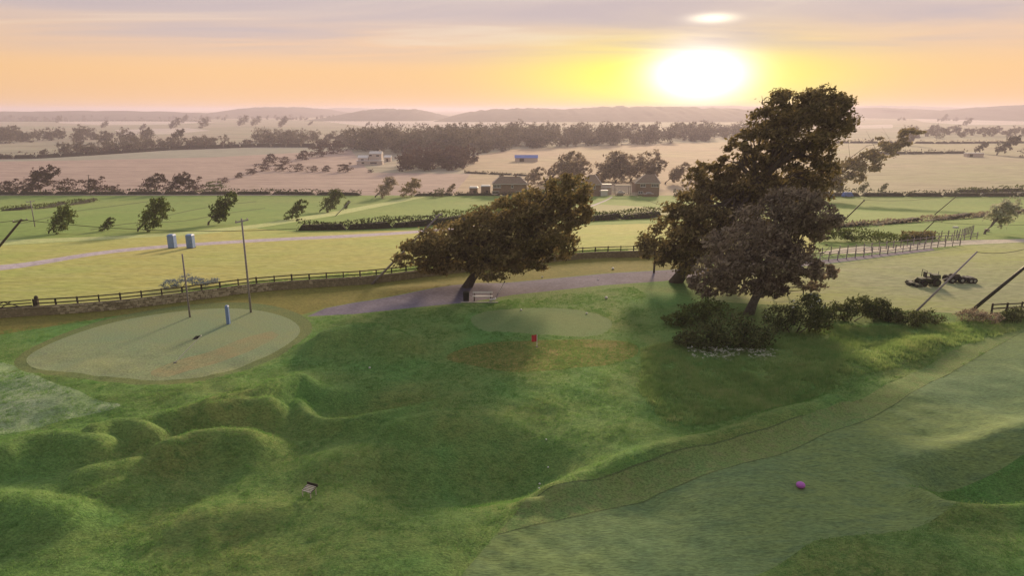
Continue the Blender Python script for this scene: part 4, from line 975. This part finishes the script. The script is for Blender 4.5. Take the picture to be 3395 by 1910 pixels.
for i, (x, y, lab) in enumerate([(2560, 648, 'blue van seen through the tallest tree, leftmost of the blue vans'), (2640, 649, 'blue van second from left, at the foot of the slender tree'), (2728, 649, 'blue van third from left, right of the slender tree foot'), (2785, 648, 'rightmost blue van before the hay field hedge')]):
    g = empty('blue_van', at(x, y, .05) + Vector((0, -1, 1.2)), lab, 'van', 'blue vans by the long hedge', R([90, 20, 75, 10][i])); g.location.z = float(terrain(g.location.x, g.location.y)) + .02
    g.location.y -= 5; g.location.z = float(terrain(g.location.x, g.location.y)) + .02
    car_parts(g, 'blue_paint', 4.0, 1.9, True)
# outbuildings left of the brick house
for (x, y, w, h, lab) in [(1610, 647, 3.6, 3.7, 'white roofed shed against the left end of the brick house'), (1570, 646, 3.2, 3.0, 'low white shed farther left in the garden')]:
    g = empty('shed', at(x, y), lab, 'shed', 'white garden sheds'); MB().box((0, 1.5, h / 2 - .2), (w, 3, h)).build('wall', M['brick'], g); MB().box((0, 1.4, h + .0), (w + .5, 3.6, .5), 0, .8).build('roof', M['white'], g); MB().box((.5, -.03, 1.0), (.9, .06, 1.9)).build('door', M['wood_dark'], g)
# white farmhouse on the edge of the wood
g = empty('farmhouse', at(1232, 546), 'white farmhouse of stepped blocks in front of the central wood', 'farmhouse')
MB().box((2.0, 6, 3.2), (7.6, 6, 6.6)).build('main_wall', M['cream'], g)
def gable(nm, c, d, h, m):
    x, y, z = c; w, l = d[0] / 2, d[1] / 2
    return MB().add([(x - w, y - l, z), (x + w, y - l, z), (x + w, y + l, z), (x - w, y + l, z), (x - w, y, z + h), (x + w, y, z + h)], [(0, 1, 5, 4), (2, 3, 4, 5), (1, 2, 5), (3, 0, 4), (3, 2, 1, 0)]).build(nm, m, g)
rf = gable('main_roof', (2.0, 6, 6.5), (8.0, 7.0), 1.6, M['white']); MB().box((4.4, 6, 8.2), (.8, .8, 1.5)).build('chimney', M['cream'], rf)
MB().box((-5.6, 4, 2.0), (6.0, 5, 4.2)).build('wing_wall', M['cream'], g); gable('wing_roof', (-5.6, 4, 4.1), (6.6, 5.8), 1.6, M['white'])
MB().box((-1.0, 1.0, 1.2), (16.0, 4.0, 2.4)).build('front_range', M['cream'], g); MB().box((-1.0, .9, 2.5), (16.6, 4.6, .25)).build('front_roof', M['white'], g)
for x, z, yy, ww in [(-1.0, 5.6, 2.98, 1.5), (3.4, 5.4, 2.98, 1.8), (-6.0, 3.1, 1.48, 1.6), (-5.2, 1.2, -1.02, 1.6), (1.4, 1.2, -1.02, 4.0)]:
    wn = MB().box((0, 0, 0), (ww, .06, .9)).build('window', M['glass'], g, (x, yy, z)); MB().box((0, -.06, -.5), (ww + .3, .16, .1)).build('sill', M['white'], wn)
g = empty('barn', at(1262, 536), 'small white outbuilding at the right end of the farmhouse', 'barn')
MB().box((4.5, 3, 1.3), (4, 4, 3.0)).build('wall', M['cream'], g); gable('roof', (4.5, 3, 2.8), (4.6, 4.8), 1.3, M['white']); MB().box((4.2, .97, 1.0), (1.2, .06, 2.0)).build('door', M['wood_dark'], g)
g = empty('blue_barn', at(1745, 536), 'low blue roofed barn on the pale field above the houses', 'barn')
MB().box((0, 3, 1.2), (15, 6, 2.6)).build('wall', M['cream'], g)
def gable2(g, w, l, z, h, m, y=3): MB().add([(-w, y - l, z), (w, y - l, z), (w, y + l, z), (-w, y + l, z), (-w, y, z + h), (w, y, z + h)], [(0, 1, 5, 4), (2, 3, 4, 5), (1, 2, 5), (3, 0, 4), (3, 2, 1, 0)]).build('roof', m, g)
gable2(g, 7.8, 3.6, 2.5, 1.8, M['blue_paint']); MB().box((-3, -.03, 1.1), (3, .06, 2.2)).build('door', M['wood_dark'], g)
g = empty('field_shed', at(3215, 520), 'pale low field shed under the dark trees near the right edge', 'shed')
MB().box((4, 2, 1.2), (12, 4, 2.8)).build('wall', M['cream'], g); MB().box((4, 2, 2.75), (12.6, 4.8, .3), 0, .95).build('roof', M['white'], g); MB().box((1, -.03, 1.0), (2.4, .06, 2.0)).build('door', M['wood_dark'], g)
# two blue cabins beyond the lane and a blue post
for x, lab in ((573, 'left of two tall blue cabins beyond the lane'), (634, 'right of two tall blue cabins beyond the lane')):
    g = empty('portable_cabin', at(x, 822), lab, 'cabin', 'blue cabins'); g.scale = (.85, .85, .85)
    MB().box((0, 0, 1.1), (1.05, 1.05, 2.1)).build('body', M['blue'], g); MB().box((0, 0, 2.24), (1.15, 1.15, .2), 0, .7).build('roof', M['blue'], g)
    dr_ = MB().box((0, -.54, 1.05), (.72, .05, 1.85)).build('door', M['blue'], g); MB().box((.25, -.04, 0), (.06, .06, .16)).build('handle', M['steel'], dr_, (0, -.54, 1.0)); MB().box((0, 0, .04), (1.15, 1.15, .1)).build('base', M['black'], g)
g = empty('marker_post', at(758, 1074), 'blue marker post at the top right edge of the putting green', 'post')
beam('shaft', (0, 0, -.2), (0, 0, 1.55), .26, .26, M['blue'], g); MB().box((0, 0, 1.62), (.30, .30, .12), 0, .6).build('cap', M['blue'], g)

# ------------------------------------------------------------------ golf furniture
def flagstick(sx, sy, tx, ty, label, cloth, fw=.34, fh=.30):
    b = at(sx, sy); s = b.y / FPX / (math.cos(PITCH) - ((sy - PH / 2) / FPX) * math.sin(PITCH))
    t = Vector(((tx - sx) * s, 0, (sy - ty) * s)); d = t.normalized(); e = empty('flagstick', b, label, 'flag')
    MB().tube([-d * .2, t], .03, 6).build('stick', M['white'], e)
    V = []; n = 5
    for i in range(n + 1):
        for z in (0, 1): V.append(t - d * (fh * (1 - z)) + Vector((-fw * i / n, .05 * math.sin(i * 1.6), -.04 * i / n)))
    V2 = [v + Vector((0, .012, 0)) for v in V]; F = [(2 * i, 2 * i + 2, 2 * i + 3, 2 * i + 1) for i in range(n)]
    MB().add(V + V2, F + [tuple(k + len(V) for k in reversed(f)) for f in F]).build('cloth', cloth, e)
    MB().disc((0, 0, .012), .12, .02, 'Z').build('cup', M['black'], e)
flagstick(580, 1201, 678, 1106, 'leaning thin flagstick with a small dark flag on the putting green', M['black'], .42, .42)
flagstick(1780, 1150, 1780, 1108, 'short flagstick with a red flag in front of the tee ground', M['red'], .42, .55)
# roadside bench with a white plank and things beside it
g = empty('bench', at(1600, 998), 'bench with a long white plank beside the drive', 'bench')
MB().box((0, .12, .46), (1.95, .36, .06)).build('seat', M['white'], g); MB().box((0, .34, .78), (1.95, .05, .16)).build('backrest', M['white'], g)
for q in (-.8, .8):
    MB().box((q, .12, .20), (.10, .34, .46)).build('leg', M['wood_dark'], g); MB().box((q, .38, .58), (.08, .05, .56)).build('back_post', M['wood_dark'], g)
g = empty('litter_bin', at(1546, 997), 'dark square litter bin left of the white plank bench', 'bin')
MB().box((0, 0, .40), (.55, .5, .8), 0, 1.05).build('body', M['black'], g); MB().box((0, 0, .86), (.62, .56, .10), 0, .8).build('lid', M['wood_dark'], g)
g = empty('golf_bag', at(1634, 1000), 'small white bag lying by the right end of the bench', 'bag')
MB().tube([(-.3, 0, .14), (.1, 0, .22), (.32, 0, .30)], [.12, .14, .13], 8).build('body', M['white'], g, smooth=True); MB().tube([(-.1, -.05, .3), (.05, -.05, .42), (.2, -.05, .34)], .02, 5).build('handle', M['black'], g); MB().tube([(.3, 0, .3), (.5, .02, .40)], [.03, .02], 6).build('club_head', M['steel'], g)
k = MB().box((0, 0, .03), (3.6, .16, .12)).build('kerb_edging', M['gravel'], None, at(1590, 1004)); tag(k, 'pale edging strip on the grass below the bench', 'kerb')
k = empty('sign_post', at(1648, 975), 'slim white post leaning right behind the bench', 'post'); beam('shaft', (0, 0, -.2), (.72, 0, 1.15), .07, .07, M['white'], k); beam('cap', (.72, 0, 1.15), (.80, 0, 1.30), .10, .10, M['wood_dark'], k)
# slatted rest in the foreground
g = empty('slatted_stand', at(1026, 1648), 'small pale slatted stand alone on the foreground grass', 'stand', None, R(-24))
for k in range(5): beam('slat', (-.26, -.16 + k * .085, .34 + k * .028), (.26, -.16 + k * .085, .34 + k * .028), .045, .025, M['cream'], g)
for q in (-.24, .24):
    beam('side_rail', (q, -.20, .30), (q, .22, .44), .035, .05, M['wood_dark'], g)
    for yy, zz_ in ((-.18, .30), (.20, .42)): beam('leg', (q, yy, -.1), (q, yy, zz_), .035, .035, M['cream'], g)
beam('headboard', (-.30, .25, .50), (.34, .25, .50), .03, .14, M['wood_dark'], g)
# tee markers and balls
TM = 'white tee markers'
for i, (x, y, r, lab) in enumerate([(2032, 893, .17, 'white marker on the verge above the drive'), (2010, 990, .17, 'white marker on the grass between drive and tee ground'), (1728, 1029, .10, 'small white marker on the left of the tee ground'), (1798, 920, .10, 'white marker flat on the verge left of the pole'), (1983, 928, .09, 'small white marker on the drive'),
        (1945, 1041, .10, 'white marker low on the right of the tee ground'), (1790, 1541, .06, 'upper of two white balls in the dark hollow'), (1788, 1558, .06, 'lower of two white balls in the dark hollow'), (1818, 1507, .05, 'white ball above the two in the hollow'), (1811, 1451, .05, 'dull white ball at the bare patch edge'), (1226, 1229, .08, 'yellowish marker on the grass right of the mounds')]):
    o = MB().ball((0, 0, r * .6), r, 10, 6, (1, 1, .7)).build('tee_marker_or_flare', M['white'], None, at(x, y), True); tag(o, lab, 'marker', TM)
o = MB().ball((0, 0, .14), .22, 12, 8, (1, 1, .7)).build('tee_marker_or_flare', M['magenta'], None, at(2652, 1630), True); tag(o, 'added magenta ball standing in for a lens flare spot on the fairway', 'marker', TM)  # added ball standing in for a lens flare spot, not a real marker

# ------------------------------------------------------------------ mowing machinery on the paddock
g = empty('gang_mower', at(3070, 946), 'dark green tractor mower with raised seat and front cutting decks on the paddock', 'mower')
MB().box((.1, 0, .62), (1.9, .8, .34)).build('chassis', M['machine'], g); MB().box((.85, 0, .98), (.8, .75, .42), 0, .9).build('bonnet', M['machine'], g)
MB().box((-.05, 0, .95), (.5, .5, .12)).box((-.28, 0, 1.22), (.10, .5, .5)).build('seat', M['black'], g)
MB().tube([(.35, 0, .9), (.2, 0, 1.32)], .03, 6).disc((.18, 0, 1.34), .2, .04, 'Z').build('steering_wheel', M['black'], g)
for x, r in ((.75, .42), (-.55, .34)):
    for yy in (-.55, .55): wl = MB().disc((0, 0, 0), r, .28).build('wheel', M['rubber'], g, (x, yy, r)); MB().disc((0, math.copysign(.15, yy), 0), r * .5, .03).build('rim', M['machine'], wl)
for x, yy in ((-1.25, -.7), (-1.55, .1), (-1.25, .8)): dk = MB().box((0, 0, .22), (.6, .75, .22), 0, .85).build('cutting_deck', M['machine'], g, (x, yy, 0)); MB().disc((-.3, 0, .1), .1, .7).build('roller', M['rubber'], dk)
for yy in (-.5, .5): MB().tube([(-.3, yy * .5, .6), (-.9, yy, .62), (-1.3, yy, .3)], .04, 6).build('lift_arm', M['machine'], g)
MB().tube([(.95, -.3, 1.2), (.95, -.3, 1.62)], .035, 6).build('exhaust', M['steel'], g)
MB().tube([(-.35, -.45, .9), (-.35, -.45, 1.65), (-.35, .45, 1.65), (-.35, .45, .9)], .035, 6).build('roll_bar', M['black'], g)
g = empty('farm_trailer', at(3172, 936), 'low black twin axle machine and trailer right of the green mower', 'trailer')
MB().box((-.35, 0, .55), (1.5, .95, .36), 0, .85).build('body', M['black'], g); MB().box((-.35, 0, .82), (1.0, .7, .24), 0, .7).build('engine_cover', M['wood_dark'], g)
MB().box((1.15, 0, .48), (1.0, .85, .26), 0, .9).build('bed', M['black'], g); MB().tube([(.4, 0, .4), (.7, 0, .4)], .05, 6).build('drawbar', M['steel'], g); MB().tube([(-1.1, 0, .45), (-1.7, -.1, .3)], .045, 6).build('hitch', M['cream'], g)
for x, r in ((-.9, .36), (.15, .36), (1.1, .30), (1.5, .30)):
    for yy in (-.55, .55): wl = MB().disc((0, 0, 0), r, .25).build('wheel', M['rubber'], g, (x, yy, r)); MB().disc((0, math.copysign(.13, yy), 0), r * .45, .03).build('rim', M['steel'], wl)
o = MB().box((0, 0, .15), (.9, .5, .3), 0, .9).build('water_trough', M['white'], None, at(3168, 756)); tag(o, 'white water trough left of the pale tree', 'trough')
o = MB().box((0, 0, .2), (.5, .5, .6), 0, 1.2).build('feed_bucket', M['cream'], None, at(3272, 768)); tag(o, 'cream tub at the foot of the pale tree', 'tub')

# ------------------------------------------------------------------ grass as geometry (uncountable)
def tuft_mesh(name, n, h, spread, m, seed, w=.012):
    rng = np.random.default_rng(seed); a = rng.random(n) * 6.28; r = spread * np.sqrt(rng.random(n))
    B = np.stack([np.cos(a) * r, np.sin(a) * r, 0 * a - .01], 1); hh = h * (.5 + .7 * rng.random(n)); b = rng.random(n) * 6.28
    lean = .55 * rng.random(n) * hh; T = B + np.stack([np.cos(b) * lean, np.sin(b) * lean, hh], 1)
    sd = np.stack([-np.sin(b), np.cos(b), 0 * b], 1) * w
    V = np.stack([B - sd, B + sd, T], 1).reshape(-1, 3); F = np.arange(n * 3).reshape(n, 3)
    return mesh_np(name, V, F, m)
def grass_mat(name, c1, c2, c3):
    m, nt, b = base_mat(name); geo = N(nt, 'ShaderNodeNewGeometry')
    n = noise(nt, geo.outputs['Position'], .35, 4, .6); n2 = noise(nt, geo.outputs['Position'], 2.2, 3, .6)
    r = ramp(nt, [(.35, c1), (.55, c2), (.75, c3)]); nt.links.new(math_n(nt, 'ADD', math_n(nt, 'MULTIPLY', n, .6), math_n(nt, 'MULTIPLY', n2, .4)), r.inputs[0])
    nt.links.new(r.outputs[0], b.inputs['Base Color']); b.inputs['Roughness'].default_value = .8; b.inputs['Specular IOR Level'].default_value = .2
    tr = N(nt, 'ShaderNodeBsdfTranslucent'); nt.links.new(r.outputs[0], tr.inputs[0]); mx = N(nt, 'ShaderNodeMixShader'); mx.inputs[0].default_value = .55
    nt.links.new(b.outputs[0], mx.inputs[1]); nt.links.new(tr.outputs[0], mx.inputs[2]); nt.links.new(mx.outputs[0], nt.nodes['Material Output'].inputs[0])
    return m
M['blade'] = grass_mat('rough_grass_blades', (.110, .268, .070), (.190, .335, .100), (.300, .325, .130))
M['blade_tall'] = grass_mat('tall_grass_blades', (.185, .330, .100), (.320, .430, .150), (.480, .470, .240))
def inpoly(P, x, y):
    P = np.array(P, float); r = np.zeros(len(x), bool)
    for (x0, y0), (x1, y1) in zip(P, np.roll(P, -1, 0)):
        if y0 == y1: continue
        r ^= ((y0 > y) != (y1 > y)) & (x < (x1 - x0) * (y - y0) / (y1 - y0) + x0)
    return r
REGP = {n: P for n, _, P in REG}
def scatter(name, polyg, count, tufts, label, scale, seed, exclude=(), thresh=0.0, cat='grass'):
    """one object of grass tufts set on the terrain inside a ground outline"""
    rng = np.random.default_rng(seed); P = np.array([[float(a) for a in ground_xy(*p)] for p in polyg])
    lo, hi2 = P.min(0), P.max(0); X = []; tot = 0
    ex = [np.array([[float(a) for a in ground_xy(*p)] for p in REGP[e]]) for e in exclude]
    while tot < count:
        q = lo + rng.random((count, 2)) * (hi2 - lo); k = inpoly(P, q[:, 0], q[:, 1])
        for e in ex: k &= ~inpoly(e, q[:, 0], q[:, 1])
        if thresh: k &= hash_noise(q[:, 0], q[:, 1], 1.6, seed) > thresh * rng.random(count)
        q = q[k]; X.append(q); tot += len(q)
    q = np.concatenate(X)[:count]; z = terrain(q[:, 0], q[:, 1])
    pts_ = np.stack([q[:, 0], q[:, 1], z], 1)
    me = bpy.data.meshes.new(name); me.vertices.add(len(pts_)); me.vertices.foreach_set('co', pts_.astype(np.float32).ravel()); me.update()
    o = obj(name, me); tag(o, label, cat, None, 'stuff')
    col = bpy.data.collections.new(name + '_tufts')
    for t in tufts: col.objects.link(bpy.data.objects.new(name + '_tuft', t))
    ng = bpy.data.node_groups.new(name, 'GeometryNodeTree'); ng.interface.new_socket('Geometry', in_out='INPUT', socket_type='NodeSocketGeometry'); ng.interface.new_socket('Geometry', in_out='OUTPUT', socket_type='NodeSocketGeometry')
    gi = ng.nodes.new('NodeGroupInput'); go = ng.nodes.new('NodeGroupOutput'); ip = ng.nodes.new('GeometryNodeInstanceOnPoints'); ci = ng.nodes.new('GeometryNodeCollectionInfo')
    ci.inputs['Collection'].default_value = col; ci.inputs['Separate Children'].default_value = True; ci.inputs['Reset Children'].default_value = True
    ip.inputs['Pick Instance'].default_value = True
    rv = ng.nodes.new('FunctionNodeRandomValue'); rv.data_type = 'FLOAT_VECTOR'; rv.inputs[1].default_value = (.12, .12, 6.283); rv.inputs[0].default_value = (-.12, -.12, 0)
    rs = ng.nodes.new('FunctionNodeRandomValue'); rs.data_type = 'FLOAT'; rs.inputs[2].default_value = scale[0]; rs.inputs[3].default_value = scale[1]
    lk = ng.links.new
    lk(gi.outputs[0], ip.inputs['Points']); lk(ci.outputs[0], ip.inputs['Instance']); lk(rv.outputs[0], ip.inputs['Rotation']); lk(rs.outputs[1], ip.inputs['Scale']); lk(ip.outputs[0], go.inputs[0])
    md = o.modifiers.new('tufts', 'NODES'); md.node_group = ng
    return o
short = [tuft_mesh('tuft', 14, .075, .17, M['blade'], 80 + i, .010) for i in range(4)]
tall = [tuft_mesh('tall_tuft', 14, .26, .22, M['blade_tall'], 90 + i, .013) for i in range(4)]
scatter('rough_grass', [(-250, 1130), (600, 1020), (1020, 1052), (1500, 1015), (2100, 950), (2300, 1090), (2700, 1130), (3395, 1060), (3700, 1040), (3900, 2150), (-500, 2150)], 42000, short, 'uneven green rough grass over the mounds and hollows in the foreground', (.6, 1.5), 101, ('putting_green', 'green_collar', 'fairway', 'tee_ground', 'drive', 'semi_rough'), .8)
scatter('tall_grass', [(2130, 1160), (2300, 1110), (2560, 1120), (2750, 1080), (3000, 1085), (3395, 1052), (3560, 1045), (3395, 1090), (3150, 1160), (2900, 1250), (2650, 1330), (2400, 1400), (2200, 1420), (2120, 1300)], 13000, tall, 'tall seeding grass strip between the shrubs and the fairway', (.35, 1.25), 102, (), 1.25)
scatter('wall_grass', [(560, 1000), (850, 962), (1234, 934), (1500, 901), (1860, 858), (2080, 845), (2080, 825), (1860, 835), (1500, 870), (1234, 905), (850, 935), (620, 965)], 5000, tall, 'fringe of long grass behind the wall fence', (.7, 1.5), 103, (), .9)
scatter('brown_grass', REGP['brown_rough'], 2600, tall, 'brown dry long grass patch in front of the tee ground', (.2, .5), 104, (), 1.2)
M['flower_tuft'] = M['white_flower']
def umbel(seed):
    rng = np.random.default_rng(seed); C = np.concatenate([np.array([rng.normal() * .22, rng.normal() * .22, rng.uniform(.28, .5)]) + rng.normal(size=(9, 3)) * [.06, .06, .012] for _ in range(5)])
    V, F = leaf_quads(C, .06, rng, .8, .9); return mesh_np('flower', V, F, M['white_flower'])
fl = [umbel(120), umbel(121), umbel(122)]
scatter('cow_parsley', [(2290, 1165), (2430, 1160), (2570, 1165), (2560, 1195), (2400, 1200), (2300, 1195)], 80, fl, 'white cow parsley heads among the tall grass', (.5, 1.0), 105, (), .5, 'flowers')

# ------------------------------------------------------------------ air
def haze_box():
    x, y0, y1, z0, z1 = 9500, -300, 15500, -17.5, 47.0
    m = bpy.data.materials.new('pale_haze'); m.use_nodes = True; nt = m.node_tree; nt.nodes.clear()
    v = N(nt, 'ShaderNodeVolumePrincipled'); v.inputs['Color'].default_value = (.84, .76, .92, 1); v.inputs['Density'].default_value = .00027
    v.inputs['Anisotropy'].default_value = .25
    o = N(nt, 'ShaderNodeOutputMaterial'); nt.links.new(v.outputs[0], o.inputs['Volume'])
    b = MB().box((0, (y0 + y1) / 2, (z0 + z1) / 2), (2 * x, y1 - y0, z1 - z0)).build('haze', m)
    tag(b, 'thin evening haze over the valley', 'haze', None, 'stuff')
haze_box()
print('total script', _t.time() - _t0)
